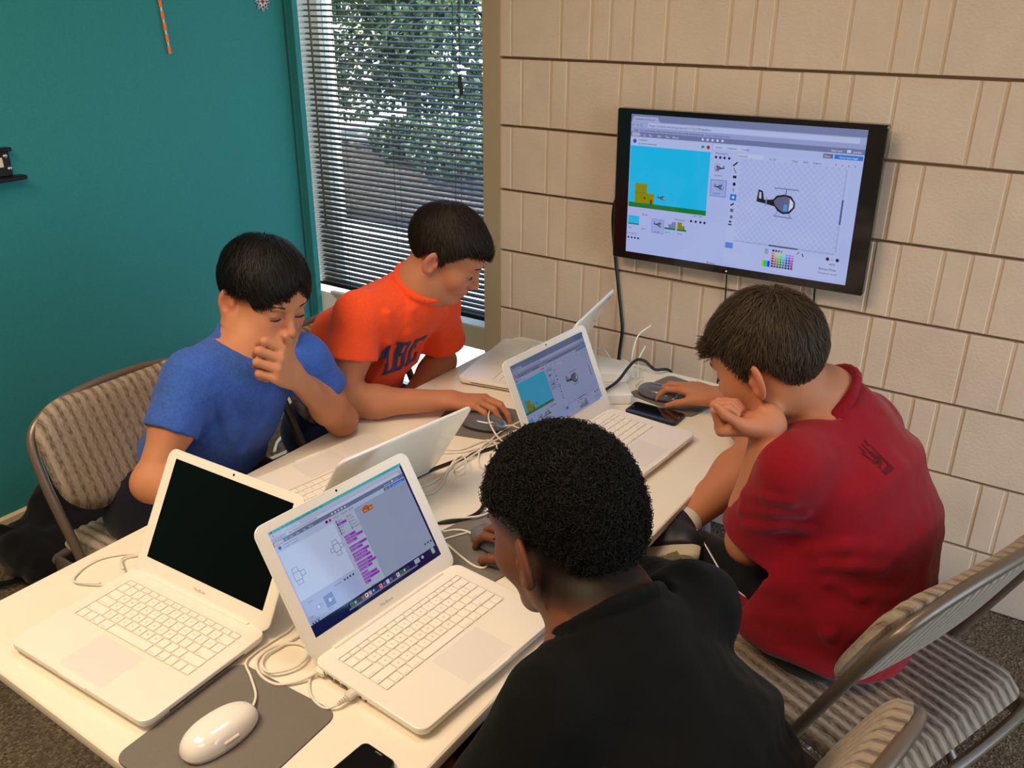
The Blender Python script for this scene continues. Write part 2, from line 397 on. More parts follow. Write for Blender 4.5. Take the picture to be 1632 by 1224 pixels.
def tree(name, base, blobs, nl, sz, lm, label, trunk_h, trunk_r):
    e = empty(name, base, 0, label, 'tree')
    t = MB(); tp = [(0, 0, -.15), (.03, .02, trunk_h*.4), (-.03, .05, trunk_h*.8), (.02, 0, trunk_h)]
    t.tube(catmull(tp, 4), [trunk_r*(1-.05*k) for k in range(13)], 8)
    for k in range(9):
        c, r, _ = blobs[k % len(blobs)]; a = Vector((0, .03, trunk_h*random.uniform(.45, .95)))
        bq = Vector(c)+Vector([random.uniform(-.6, .6)*q for q in r]); t.tube([a, a.lerp(bq, .5)+Vector((0, 0, -.1)), bq], [trunk_r*.45, trunk_r*.25, .01], 6)
    t.build('trunk', M_bark, e, True)
    V = []; 
    tot = sum(b[2] for b in blobs)
    for c, r, wgt in blobs:
        m = int(nl*wgt/tot)
        u = rng.normal(size=(m, 3)); u /= np.linalg.norm(u, axis=1)[:, None]
        rad = rng.uniform(.25, 1, m)**.45
        p = np.array(c)+u*rad[:, None]*np.array(r)
        d = rng.normal(size=(m, 3)); d[:, 2] -= .3; d /= np.linalg.norm(d, axis=1)[:, None]
        s = np.cross(d, rng.normal(size=(m, 3))); s /= np.linalg.norm(s, axis=1)[:, None]
        L = sz*rng.uniform(.6, 1.3, m)[:, None]; nrm = np.cross(d, s)
        q = np.stack([p-d*L*.5, p+s*L*.3+nrm*L*.07, p+d*L*.5, p-s*L*.3+nrm*L*.07], 1)
        V.append(q.reshape(-1, 3))
    V = np.concatenate(V); Q = np.arange(len(V)).reshape(-1, 4)
    f = link('foliage', npmesh('foliage', V, Q, lm, False), e); f['kind'] = 'stuff'
    return e
tree('leafy_tree', (-5.75, D+4.5, .3), [((-.9, .1, 1.0), (1.0, .9, .9), 3), ((.55, .1, 1.0), (.85, .8, .85), 3), ((-.3, .2, 2.0), (1.3, 1.0, 1.0), 4), ((.9, .3, 2.1), (.6, .7, .8), 1), ((-1.3, .2, 2.4), (.8, .8, .9), 2)], 21000, .085, M_leaf, 'dark green leafy tree standing nearest outside the window', 2.4, .08)
tree('pale_tree', (-7.7, D+8.6, .35), [((-1.4, 0, 1.5), (1.3, 1, 1.2), 3), ((1.0, .4, 1.6), (1.2, 1, 1.3), 3), ((.3, .2, 2.9), (1.7, 1, 1.1), 3)], 8000, .12, M_leaf2, 'pale yellow green tree farther off outside the window', 2.6, .1)
tree('round_tree', (-2.6, D+5.6, .3), [((0, 0, 1.3), (1.2, 1, 1.1), 3), ((.9, .3, 2.2), (1.1, 1, 1.0), 3), ((-.9, .2, 2.1), (.9, .9, .9), 2)], 8000, .095, M_leaf, 'mid green tree to the right of the leafy tree outside', 2.4, .08)
tree('low_shrub', (-4.55, D+3.6, .2), [((0, 0, .22), (.45, .4, .28), 1), ((-.75, .3, .2), (.4, .35, .22), 1)], 2400, .06, M_leaf, 'low green shrub on the brown bank outside', .35, .03)
# ------------------------------------------------------------------ table
TT = .605
M_table = mat('table_top', srgb(238, 229, 214), .32, spec=.45, bump=(300, .03, .001))
M_grey = mat('grey_metal', srgb(120, 110, 116), .4, metal=.3)
tb = empty('table', (-.985, 1.288, 0), math.radians(-.7), 'long white folding table under the laptops', 'table')
mb = MB(); slab(mb, .838, 1.69, .035, [(TT-.022, .006), (TT-.019, .001), (TT-.006, 0), (TT-.002, .0012), (TT, .004)], 6)
mb.build('tabletop', M_table, tb, True, angle=35)
MB().bev((-.34, -.76, TT-.06), (-.32, .76, TT-.022), .003).bev((.32, -.76, TT-.06), (.34, .76, TT-.022), .003).build('apron', M_grey, tb)
for sy in (-1, 1):
    for sx in (-1, 1):
        MB().tube([(sx*.31, sy*.56, TT-.03), (sx*.33, sy*.60, .3), (sx*.345, sy*.63, .012)], .0165, 12).build('leg', M_grey, tb, True, angle=50)
        MB().tube([(sx*.345, sy*.63, .02), (sx*.345, sy*.63, 0)], .02, 12).build('foot', mat('rubber', srgb(40, 40, 42), .7), tb, True, angle=40)
    MB().tube([(-.325, sy*.59, .36), (.325, sy*.59, .36)], .011, 10).build('cross_bar', M_grey, tb, True, angle=50)

# ------------------------------------------------------------------ padded folding chairs
def chairfab():
    m = bpy.data.materials.new('striped_fabric'); m.use_nodes = True; t = m.node_tree; b = t.nodes['Principled BSDF']
    b.inputs['Roughness'].default_value = .95; b.inputs['Specular IOR Level'].default_value = .15; b.inputs['Sheen Weight'].default_value = .2
    uv = t.nodes.new('ShaderNodeAttribute'); uv.attribute_name = 'Col'     # r = position across the ribs, g = along, in metres
    sp = t.nodes.new('ShaderNodeSeparateColor'); t.links.new(uv.outputs['Color'], sp.inputs[0])
    cb = t.nodes.new('ShaderNodeCombineXYZ'); t.links.new(sp.outputs[0], cb.inputs[0]); t.links.new(sp.outputs[1], cb.inputs[1])
    mp = t.nodes.new('ShaderNodeMapping'); mp.inputs['Scale'].default_value = (420, 75, 1); t.links.new(cb.outputs[0], mp.inputs[0])
    n = t.nodes.new('ShaderNodeTexNoise'); n.inputs['Scale'].default_value = 1; n.inputs['Detail'].default_value = 3; t.links.new(mp.outputs[0], n.inputs['Vector'])
    # rib pitch 22 mm: shade of the valleys between ribs put into the colour
    w = t.nodes.new('ShaderNodeMath'); w.operation = 'MULTIPLY'; w.inputs[1].default_value = 2*PI/.022; t.links.new(sp.outputs[0], w.inputs[0])
    c = t.nodes.new('ShaderNodeMath'); c.operation = 'COSINE'; t.links.new(w.outputs[0], c.inputs[0])
    a = t.nodes.new('ShaderNodeMath'); a.operation = 'MULTIPLY_ADD'; a.inputs[1].default_value = .22; t.links.new(c.outputs[0], a.inputs[0]); t.links.new(n.outputs[0], a.inputs[2])
    cr = t.nodes.new('ShaderNodeValToRGB'); e = cr.color_ramp.elements
    e[0].position = .16; e[0].color = srgb(84, 70, 58); e[1].position = .72; e[1].color = srgb(160, 146, 130)
    k = e.new(.42); k.color = srgb(130, 115, 100)
    t.links.new(a.outputs[0], cr.inputs[0]); t.links.new(cr.outputs[0], b.inputs['Base Color'])
    n2 = t.nodes.new('ShaderNodeTexNoise'); n2.inputs['Scale'].default_value = 700; tc = t.nodes.new('ShaderNodeTexCoord'); t.links.new(tc.outputs['Object'], n2.inputs['Vector'])
    bp = t.nodes.new('ShaderNodeBump'); bp.inputs['Strength'].default_value = .35; bp.inputs['Distance'].default_value = .002
    t.links.new(n2.outputs[0], bp.inputs['Height']); t.links.new(bp.outputs[0], b.inputs['Normal'])
    return m
M_fab = chairfab()
M_tube = mat('taupe_metal', srgb(112, 98, 86), .33, metal=.35, spec=.5)
def pad(w, d, r, th, back_curve=0):
    """ribbed cushion: x across, y along the ribs, z up; both faces"""
    nx, ny = 110, 18; V = []; F = []; C = []
    def edge(x, y):                     # distance inside the rounded rectangle
        qx, qy = abs(x)-(w/2-r), abs(y)-(d/2-r)
        return -(math.hypot(max(qx, 0), max(qy, 0))+min(max(qx, qy), 0)-r)
    for s in (1, -1):
        for j in range(ny+1):
            for i in range(nx+1):
                u, v = 2*i/nx-1, 2*j/ny-1
                x, y = u*w/2, v*d/2
                # squeeze the grid into the rounded outline
                lim = d/2 if abs(x) < w/2-r else d/2-r+math.sqrt(max(0, r*r-(abs(x)-(w/2-r))**2))
                y = v*lim; e = max(0, edge(x, y))
                h = th*(1-math.exp(-e/.012)); rib = .0056*abs(math.cos(PI*x/.022))**.7*min(1, e/.008)
                z = s*(h*.5+(rib if s > 0 else 0)) + back_curve*(x*x)
                V.append((x, y, z)); C.append((x+.5, y+.5, 0))
    n = (nx+1)*(ny+1)
    for s in (0, 1):
        for j in range(ny):
            for i in range(nx):
                q = (i+j*(nx+1)+s*n, i+1+j*(nx+1)+s*n, i+1+(j+1)*(nx+1)+s*n, i+(j+1)*(nx+1)+s*n)
                F.append(q if s == 0 else q[::-1])
    return npmesh('pad', V, np.array(F), M_fab, True, C)
M_seat = pad(.41, .40, .045, .05); M_back = pad(.454, .252, .09, .034, .25)
def make_chair(label, loc, rz):
    """faces +x; origin on the floor under the seat centre"""
    c = empty('folding_chair', loc, rz, label, 'chair', 'padded folding chairs around the table')
    link('seat', M_seat, c, (.0, 0, .435), (0, math.radians(-3), -PI/2))
    sf = MB()
    for s in (-1, 1): sf.bev((-.20, s*.214-.005, .372), (.18, s*.214+.005, .42), .003)
    sf.tube(catmull([(-.19, -.213, .405), (-.205, -.19, .405), (-.212, 0, .405), (-.205, .19, .405), (-.19, .213, .405)], 4), .011, 8)
    sf.tube(catmull([(.18, -.213, .41), (.195, -.19, .41), (.203, 0, .41), (.195, .19, .41), (.18, .213, .41)], 4), .011, 8)
    sf.build('seat_frame', M_tube, c, True, angle=45)
    # front legs run up and back into the arched back frame
    zt = .80; lean = (-.20-.16)/(.80)     # x per z
    X = lambda z: .16+lean*z
    P = [(X(.02), -.225, .02), (X(.25), -.228, .25), (X(.5), -.232, .5), (X(.64), -.234, .64), (X(.72), -.222, .72), (X(.758), -.17, .758), (X(.774), -.09, .774), (X(.778), 0, .778)]
    P = P+[(x, -y, z) for x, y, z in P[-2::-1]]
    MB().tube(catmull(P, 6), .0105, 10).build('back_frame', M_tube, c, True)
    link('backrest', M_back, c, (X(.662)+.006, 0, .662), (PI/2+math.atan(lean), 0, PI/2))
    for s in (-1, 1):
        MB().tube(catmull([(.09, s*.205, .40), (-.05, s*.207, .27), (-.23, s*.212, .02)], 4), .0105, 10).build('leg', M_tube, c, True)
        MB().bev((X(.42)-.02, s*.218-.004, .39), (X(.42)+.02, s*.218+.004, .45), .004).build('bracket', M_tube, c)
        MB().tube([(X(.02), s*.225, .022), (X(.0), s*.225, 0)], .0155, 10).tube([(-.228, s*.212, .022), (-.235, s*.212, 0)], .0135, 10).build('foot', mat('rubber', srgb(40, 40, 42), .7), c, True, angle=40)
        for z in (.405, .438): MB().cyl((X(.42)+.002, s*.222, z), (X(.42)+.002, s*.228, z), .005, 8).build('rivet', mat('steel', srgb(170, 168, 165), .3, metal=1), c)
    MB().tube([(X(.16), -.226, .16), (X(.16), .226, .16)], .009, 8).build('cross_bar', M_tube, c, True, angle=50)
    MB().tube([(-.155, -.21, .12), (-.155, .21, .12)], .009, 8).build('cross_bar', M_tube, c, True, angle=50)
    return c
make_chair('taupe folding chair with striped padding behind the boy in the blue shirt', (-1.55, 1.018, 0), math.radians(0))
make_chair('taupe folding chair with striped padding behind the boy in the orange shirt', (-1.46, 1.585, 0), math.radians(3))
make_chair('taupe folding chair with striped padding under the boy in the red shirt', (-.165, 1.40, 0), math.radians(157))
make_chair('taupe folding chair with striped padding under the boy in the black shirt', (-.250, .815, 0), math.radians(168))
# ------------------------------------------------------------------ laptops
M_wh = mat('white_polycarbonate', srgb(240, 234, 226), .28, spec=.5)
M_whm = mat('white_palm_rest', srgb(238, 231, 222), .25)
M_lid = mat('white_gloss_lid', srgb(238, 236, 228), .14, coat=.4)
M_key = mat('white_key', srgb(241, 236, 228), .4)
M_well = mat('keyboard_well', srgb(206, 196, 180), .5)
M_pad = mat('trackpad', srgb(229, 222, 218), .26)
M_blk = mat('black_plastic', srgb(14, 14, 15), .25)
M_legend = mat('key_legend', srgb(150, 146, 140), .6)
M_off = mat('dark_screen', srgb(8, 7, 8), .10, spec=.22)
def scr(name, e): return mat(name, (0, 0, 0, 1), .07, attr='Col', aemis=e)
LW, LD = .3303, .2317
ROWS = []
def keyboard():
    """list of (x, y, w, d, legend)"""
    p, ks = .0190, .0165; K = []; W = .2725; x0 = -W/2; y = -.0335
    def row(y, d, items):
        tot = sum(w for w, _ in items); gap = .0025; unit = (W+gap)/tot; x = x0
        for w, t in items:
            K.append((x+(w*unit-gap)/2, y, w*unit-gap, d, t)); x += w*unit
    row(y, .0085, [(1, 'esc')]+[(1, 'F%d' % k) for k in range(1, 13)]+[(1, '')]); y -= .0154
    row(y, ks, [(1, c) for c in '`1234567890-=']+[(1.5, 'delete')]); y -= p
    row(y, ks, [(1.5, 'tab')]+[(1, c) for c in 'QWERTYUIOP[]']+[(1, '\\')]); y -= p
    row(y, ks, [(1.75, 'caps lock')]+[(1, c) for c in "ASDFGHJKL;'"]+[(1.75, 'return')]); y -= p
    row(y, ks, [(2.25, 'shift')]+[(1, c) for c in 'ZXCVBNM,./']+[(2.25, 'shift')]); y -= p
    row(y, ks, [(1, 'fn'), (1, 'control'), (1, 'option'), (1.25, 'command'), (5, ''), (1.25, 'command'), (1, 'option'), (1, ''), (1, ''), (1, '')])
    return K, y-ks/2
KEYS, KB = keyboard()
def key_mesh(w, d):
    mb = MB(); slab(mb, w, d, .0018, [(0, 0), (.0017, 0), (.0022, .0006)], 2)
    return mb.me('key', M_key, False)
KM = {}
def laptop(label, hinge, az, th, screen=None, legends=True, group='white laptops on the table'):
    L = empty('laptop', (hinge[0], hinge[1], TT), az, label, 'laptop', group)
    lev = [(.0035, .016), (.0045, .008), (.007, .0035), (.012, .0005), (.019, 0), (.0208, .0006), (.0215, .002)]
    mb = MB(); slab(mb, LW, LD, .018, lev, 6, 0, -LD/2)
    mb.F.pop()                                                  # open top: the palm rest with a key well is set in below
    top = rrect(LW-.004, LD-.004, .016, .0215, 6, 0, -LD/2)
    bm = bmesh.new()
    vo = [bm.verts.new(v) for v in top]; eo = [bm.edges.new((vo[i], vo[(i+1) % len(vo)])) for i in range(len(vo))]
    wx, wt, wbm = .1385, -.0275, KB-.0025
    wl = rrect(2*wx, wt-wbm, .003, .0215, 3, 0, (wt+wbm)/2)
    vi = [bm.verts.new(v) for v in wl]; ei = [bm.edges.new((vi[i], vi[(i+1) % len(vi)])) for i in range(len(vi))]
    bmesh.ops.triangle_fill(bm, edges=eo+ei, use_beauty=True, normal=(0, 0, 1))
    bm.verts.index_update(); V = [v.co.copy() for v in bm.verts]; F = [tuple(v.index for v in f.verts) for f in bm.faces]; bm.free()
    mb.add(V, F)
    mb.loft([wl, [Vector((v.x, v.y, .0197)) for v in wl]], cap=False)
    base = mb.build('base', M_whm, L, True, angle=30)
    f = MB(); f.add([Vector((v.x, v.y, .0197)) for v in wl], [tuple(range(len(wl)))]); f.build('key_well', M_well, base)
    for (x, y, w, d, t) in KEYS:
        k = (round(w, 4), d)
        if k not in KM: KM[k] = key_mesh(w, d)
        link('key', KM[k], base, (x, y, .0197))
    if legends:
        lg = MB()
        for (x, y, w, d, t) in KEYS:
            if not t: continue
            sz = .0062 if len(t) == 1 else .0034
            Vt, Ft = text_geo(t, 1.0)
            if not Vt: continue
            mx = max(v[0] for v in Vt)*sz
            ox, oy = (x-mx/2, y-.002) if len(t) == 1 else (x-w/2+.0016, y-d/2+.002)
            if len(t) > 1 and d < .01: ox = x-mx/2
            lg.add([(ox+a*sz, oy+b*sz, .0197+.00228) for a, b in Vt], Ft)
        lg.build('key_legends', M_legend, base)
    tp = MB(); slab(tp, .105, .0765, .003, [(.0214, 0), (.02165, .0002)], 3, 0, KB-.010-.0383); tp.build('trackpad', M_pad, base)
    MB().bev((-.033, -LD-.0012, .0165), (.033, -LD+.004, .0222), .0008).build('latch_lip', M_wh, base)
    for y, wd in ((-.022, .012), (-.040, .012), (-.056, .010), (-.072, .012), (-.088, .012)): MB().box((-LW/2-.0003, y-wd/2, .0095), (-LW/2+.003, y+wd/2, .0150)).build('port', M_blk, base)
    for y in (-.106, -.118): MB().cyl((-LW/2-.0003, y, .012), (-LW/2+.003, y, .012), .0022, 10).build('audio_port', M_blk, base)
    MB().box((LW/2-.003, -.19, .0118), (LW/2+.0003, -.05, .0135)).build('disc_slot', M_blk, base)
    MB().tube([(-.125, -.004, .0205), (.125, -.004, .0205)], .0042, 10).build('hinge', M_wh, L, True, angle=50)
    lid = empty('lid', (0, -.002+.006*0, .0175), 0, parent=L); lid.rotation_euler = (PI-th, 0, 0)
    lb = MB(); slab(lb, LW, .226, .018, [(-.0062, .006), (-.0052, .0018), (-.003, .0002), (-.0006, 0), (0, .0006)], 6, 0, .113)
    lb.build('lid_shell', M_lid, lid, True, angle=30)
    lm = MB()
    Ht, Sb, Sw, Sh = .226, .031, .286, .179
    lm.loft([rrect(LW-.007, Ht-.007, .015, .0003, 6, 0, Ht/2)], cap=False); lm.F.append(tuple(range(len(lm.V))))
    lm.build('bezel', M_wh, lid)
    MB().cyl((0, Sb+Sh+.009, .0003), (0, Sb+Sh+.009, .0007), .0022, 12).build('camera_dot', M_blk, lid)
    if screen is None:
        MB().box((-Sw/2, Sb, .0002), (Sw/2, Sb+Sh, .0006)).build('screen', M_off, lid)
    else:
        screen(lid, (0, Sb+Sh/2, .0004), Sw, Sh)
    Vt, Ft = text_geo('MacBook', 1.0); mx = max(v[0] for v in Vt)*.0075
    t = MB(); t.add([(a*.0075-mx/2, .0135+b*.0075, .0005) for a, b in Vt], Ft); t.build('maker_lettering', mat('grey_print', srgb(150, 148, 146), .5), lid)
    return L
# ---- what the screens show
c_ = srgb
LIL, LIL2, HDR, INK, BLUE, SKYB = c_(186, 200, 255), c_(160, 172, 225), c_(120, 130, 178), c_(30, 32, 60), c_(40, 130, 235), c_(30, 200, 255)
OLIVE, GRN, DRK = c_(150, 150, 20), c_(20, 130, 60), c_(22, 24, 40)
def heli(f, x, y, s, flip=1):
    """pixel helicopter; x, y = body centre, s = pixel size"""
    X = lambda a: x+flip*a*s
    P = lambda pts, c: f.poly([(X(a), y+b*s) for a, b in (pts if flip > 0 else pts[::-1])], c)
    P([(-21, -9), (-22, 1), (-15, 2), (-5, 3.5), (-2, 7), (3, 9), (9, 8), (13, 3), (13, -1), (9, -6), (3, -7), (-4, -5.5), (-7, -2), (-15, -1), (-17, -8)], DRK); f.layer()
    P([(-6, -1), (-5, 2), (-1, 5.5), (3, 7.5), (8, 6.6), (8, -4.6), (3, -5.5), (-3, -4)], c_(104, 108, 150))
    P([(8, -4.4), (8, 6.4), (11.5, 2.5), (11.5, -1)], c_(225, 230, 255)); P([(-20, -7), (-20, -2), (-17.6, -1.4), (-18.4, -7)], c_(210, 215, 245)); f.layer()
    P([(3, 1), (3, 6.5), (6.4, 6.5), (6.4, 1)], c_(70, 170, 235))
    for a0, b0, a1, b1 in ((-7, -11.4, 15, -11.4), (-5, 11.2, 12, 11.6), (-13, -3, -13, 4)): f.line(X(a0), y+b0*s, X(a1), y+b1*s, 1.1*s, c_(140, 146, 190))
    f.line(X(4), y-11*s, X(4), y-6*s, .8*s, c_(90, 96, 140)); f.line(X(-4), y+11*s, X(-2), y+8*s, .8*s, c_(140, 146, 190)); f.line(X(10), y+11*s, X(8), y+8*s, .8*s, c_(140, 146, 190))
def castle(f, x, y, s, c=OLIVE):
    f.rect(x, y, x+95*s, y+130*s, c); f.rect(x+95*s, y+60*s, x+153*s, y+130*s, c); f.layer()
    f.rect(x+122*s, y+100*s, x+140*s, y+130*s, c_(96, 70, 30)); f.poly([(x+68*s, y+90*s), (x+74*s, y+98*s), (x+90*s, y+98*s), (x+82*s, y+86*s)], c_(40, 60, 40))
    f.line(x, y+62*s, x+95*s, y+62*s, 3*s, c_(120, 120, 16))
def editor(f, menubar=0, y0=0, user='joanlee', dark=1.0):
    """paint editor page of a block coding site, 1600 x 900 picture, everything shifted down by y0"""
    Y = lambda v: v+y0
    f.rect(0, 0, 1600, 900, LIL).layer()
    f.rect(0, Y(0), 1600, Y(42), c_(128, 138, 186)); f.rect(0, Y(42), 1600, Y(82), c_(170, 182, 232)); f.rect(0, Y(82), 1600, Y(108), c_(160, 172, 226)); f.rect(0, Y(108), 1600, Y(138), HDR).layer()
    f.poly([(8, Y(42)), (20, Y(12)), (200, Y(12)), (222, Y(42))], c_(176, 188, 238)); f.rect(130, Y(48), 1560, Y(78), c_(196, 208, 255)); f.rect(8, Y(111), 70, Y(135), c_(170, 176, 210)).layer()
    f.text(26, Y(34), 'Untitled-6 on Scratch', 18, INK); f.text(205, Y(34), 'x', 16, INK); f.text(10, Y(74), '<   >  C', 24, INK)
    f.text(140, Y(72), 'https://scratch.mit.edu/projects/117122195/#editor', 22, c_(60, 90, 110)); f.text(26, Y(102), 'Apps   For quick access, place your bookmarks here on the bookmarks bar.', 17, INK); f.text(560, Y(102), 'Import bookmarks now...', 17, c_(60, 80, 190))
    f.text(12, Y(130), 'SCRATCH', 15, c_(235, 235, 255)); f.text(96, Y(131), '@', 20, LIL)
    for x, t in ((140, 'File'), (205, 'Edit'), (265, 'Tips'), (318, 'About')): f.text(x, Y(131), t, 18, c_(235, 238, 255))
    for x in (540, 575, 610, 645, 680): f.disc(x, Y(123), 8, c_(225, 230, 255))
    f.text(1395, Y(131), 'Save now', 18, c_(240, 242, 255)); f.rect(1492, Y(116), 1516, Y(132), c_(220, 225, 250)); f.text(1528, Y(131), user, 18, c_(240, 242, 255))
    f.rect(1350, Y(146), 1412, Y(171), c_(110, 118, 150)); f.rect(1420, Y(146), 1595, Y(171), BLUE).layer(); f.text(1356, Y(165), 'Share', 17, c_(240, 242, 255)); f.text(1450, Y(165), 'See project page', 17, c_(245, 248, 255))
    f.rect(6, Y(142), 606, Y(192), c_(194, 207, 255)); f.rect(620, Y(146), 850, Y(176), c_(200, 212, 255)).layer(); f.disc(34, Y(166), 14, c_(60, 90, 190)); f.text(64, Y(162), 'Untitled-6', 16, INK); f.text(64, Y(184), 'by joanlee (unshared)', 16, INK)
    f.poly([(535, Y(160)), (535, Y(176)), (556, Y(174)), (556, Y(160))], c_(30, 170, 60)); f.disc(584, Y(168), 12, c_(210, 20, 40))
    f.rect(4, Y(195), 604, Y(592), SKYB).layer(); f.rect(6, Y(561), 604, Y(592), GRN); castle(f, 53, Y(433), 1.0); heli(f, 268, Y(512), 1.7)
    f.text(120, Y(640), 'Sprites', 17, INK); f.text(380, Y(645), 'New sprite:', 16, INK); f.text(500, Y(607), 'x: 240  y: -180', 13, INK)
    for x in (500, 535, 570, 600): f.disc(x, Y(638), 9, INK, 6)
    f.rect(10, Y(650), 98, Y(710), SKYB).layer(); f.rect(10, Y(702), 98, Y(710), GRN)
    f.rect(200, Y(655), 294, Y(748), c_(90, 130, 235)).layer(); f.rect(203, Y(658), 291, Y(745), c_(172, 188, 246)).layer(); heli(f, 256, Y(688), 1.9)
    f.rect(300, Y(700), 386, Y(712), GRN); f.rect(330, Y(676), 360, Y(702), c_(130, 140, 190)); f.rect(356, Y(660), 386, Y(702), c_(130, 140, 190)); f.rect(397, Y(700), 470, Y(712), GRN); castle(f, 400, Y(655), .36)
    for x, t in ((14, 'Stage'), (120, 'Sprite1'), (222, 'Sprite2'), (308, 'Sprite4'), (402, 'Sprite3')): f.text(x, Y(735) if x != 222 else Y(742), t, 13, INK)
    f.text(8, Y(775), 'New backdrop:', 13, INK)
    for x in (18, 45, 72, 98): f.disc(x, Y(800), 8, INK, 6)
    f.text(636, Y(168), 'Scripts', 17, INK); f.text(716, Y(168), 'Costumes', 17, INK); f.text(820, Y(168), 'Sounds', 17, INK); f.text(640, Y(202), 'New costume:', 15, INK)
    for x in (645, 675, 705, 738): f.disc(x, Y(222), 9, INK, 6)
    heli(f, 668, Y(286), 2.0, -1); f.text(644, Y(336), 'costume1', 14, INK)
    f.rect(622, Y(358), 736, Y(462), c_(90, 130, 235)).layer(); f.rect(626, Y(362), 732, Y(458), c_(168, 184, 246)).layer(); heli(f, 690, Y(400), 1.9); f.text(640, Y(446), 'costume2', 14, INK)
    f.rect(760, Y(186), 1530, Y(880), c_(190, 203, 255)).layer()
    for i in range(36):
        for j in range(27):
            if (i+j) % 2: f.rect(822+i*19, Y(216+j*19), 841+i*19, Y(235+j*19), c_(180, 194, 250))
    f.rect(796, Y(188), 972, Y(212), c_(204, 214, 255)).layer(); f.text(800, Y(207), 'costume2', 16, INK)
    f.text(1008, Y(212), '<)  (>', 20, INK); f.text(1160, Y(210), 'Clear', 18, INK); f.text(1232, Y(210), 'Add', 18, INK); f.text(1296, Y(210), 'Import', 18, INK)
    for x in (1430, 1470, 1510, 1548): f.text(x, Y(212), '+', 22, INK)
    f.line(770, Y(265), 800, Y(240), 9, INK); f.line(776, Y(276), 796, Y(306), 4, INK); f.rect(776, Y(322), 800, Y(338), INK); f.disc(789, Y(374), 11, INK); f.text(778, Y(424), 'T', 30, INK)
    f.rect(768, Y(436), 812, Y(474), BLUE).layer(); f.disc(790, Y(455), 9, c_(235, 240, 255), 6); f.line(776, Y(506), 800, Y(492), 9, INK); f.rect(778, Y(526), 800, Y(546), c_(100, 106, 150)); f.disc(790, Y(578), 11, c_(100, 106, 150), 7); f.rect(772, Y(622), 798, Y(630), INK); f.disc(785, Y(608), 8, INK)
    heli(f, 1116, Y(455), 7.4)
    f.rect(1506, Y(227), 1514, Y(709), c_(170, 180, 230)); f.rect(819, Y(719), 1500, Y(727), c_(170, 180, 230)).layer(); f.rect(1505, Y(399), 1516, Y(544), c_(84, 92, 130)); f.rect(1069, Y(718), 1264, Y(728), c_(84, 92, 130))
    f.rect(765, Y(740), 820, Y(776), c_(80, 140, 235)); f.rect(1046, Y(745), 1072, Y(778), c_(160, 170, 205))
    for i in range(5): g = 20+45*i; f.rect(1098+i*19, Y(745), 1112+i*19, Y(757), c_(g, g, g+20))
    import colorsys
    for i in range(8):
        for j in range(6):
            r, g, b = colorsys.hsv_to_rgb(i/8.2, min(1, .45+.2*j), min(1, 1.15-.15*j)); f.rect(1098+i*19, Y(764+j*16), 1113+i*19, Y(776+j*16), c_(r*235, g*235, b*255))
    for i in range(6): r, g, b = colorsys.hsv_to_rgb(.15+i/9, 1, 1); f.rect(1036+i*9, Y(820), 1045+i*9, Y(858), c_(r*220, g*220, b*255))
    f.line(1262, Y(755), 1280, Y(738), 4, INK); f.line(1298, Y(745), 1308, Y(765), 6, INK)
    f.disc(1466, Y(756), 11, INK); f.disc(1529, Y(756), 11, INK); f.text(1490, Y(763), '=', 20, INK); f.text(1480, Y(792), '400%', 18, INK); f.text(1418, Y(826), 'Bitmap Mode', 21, INK); f.text(1412, Y(850), 'Convert to vector', 17, INK)
    if not menubar: f.text(640, 896, 'Backpack', 17, INK)
def screen_editor(strength):
    def go(lid, loc, W, H):
        f = Flat(1600, 900+60, W, H); editor(f, 1, 34); f.layer()
        f.rect(0, 0, 1600, 34, c_(110, 150, 200)).layer(); f.text(16, 26, 'Chrome   File   Edit   View   History   Bookmarks   Window   Help', 22, INK)
        f.build('screen', scr('screen_light_%g' % strength, strength), lid, loc)
    return go
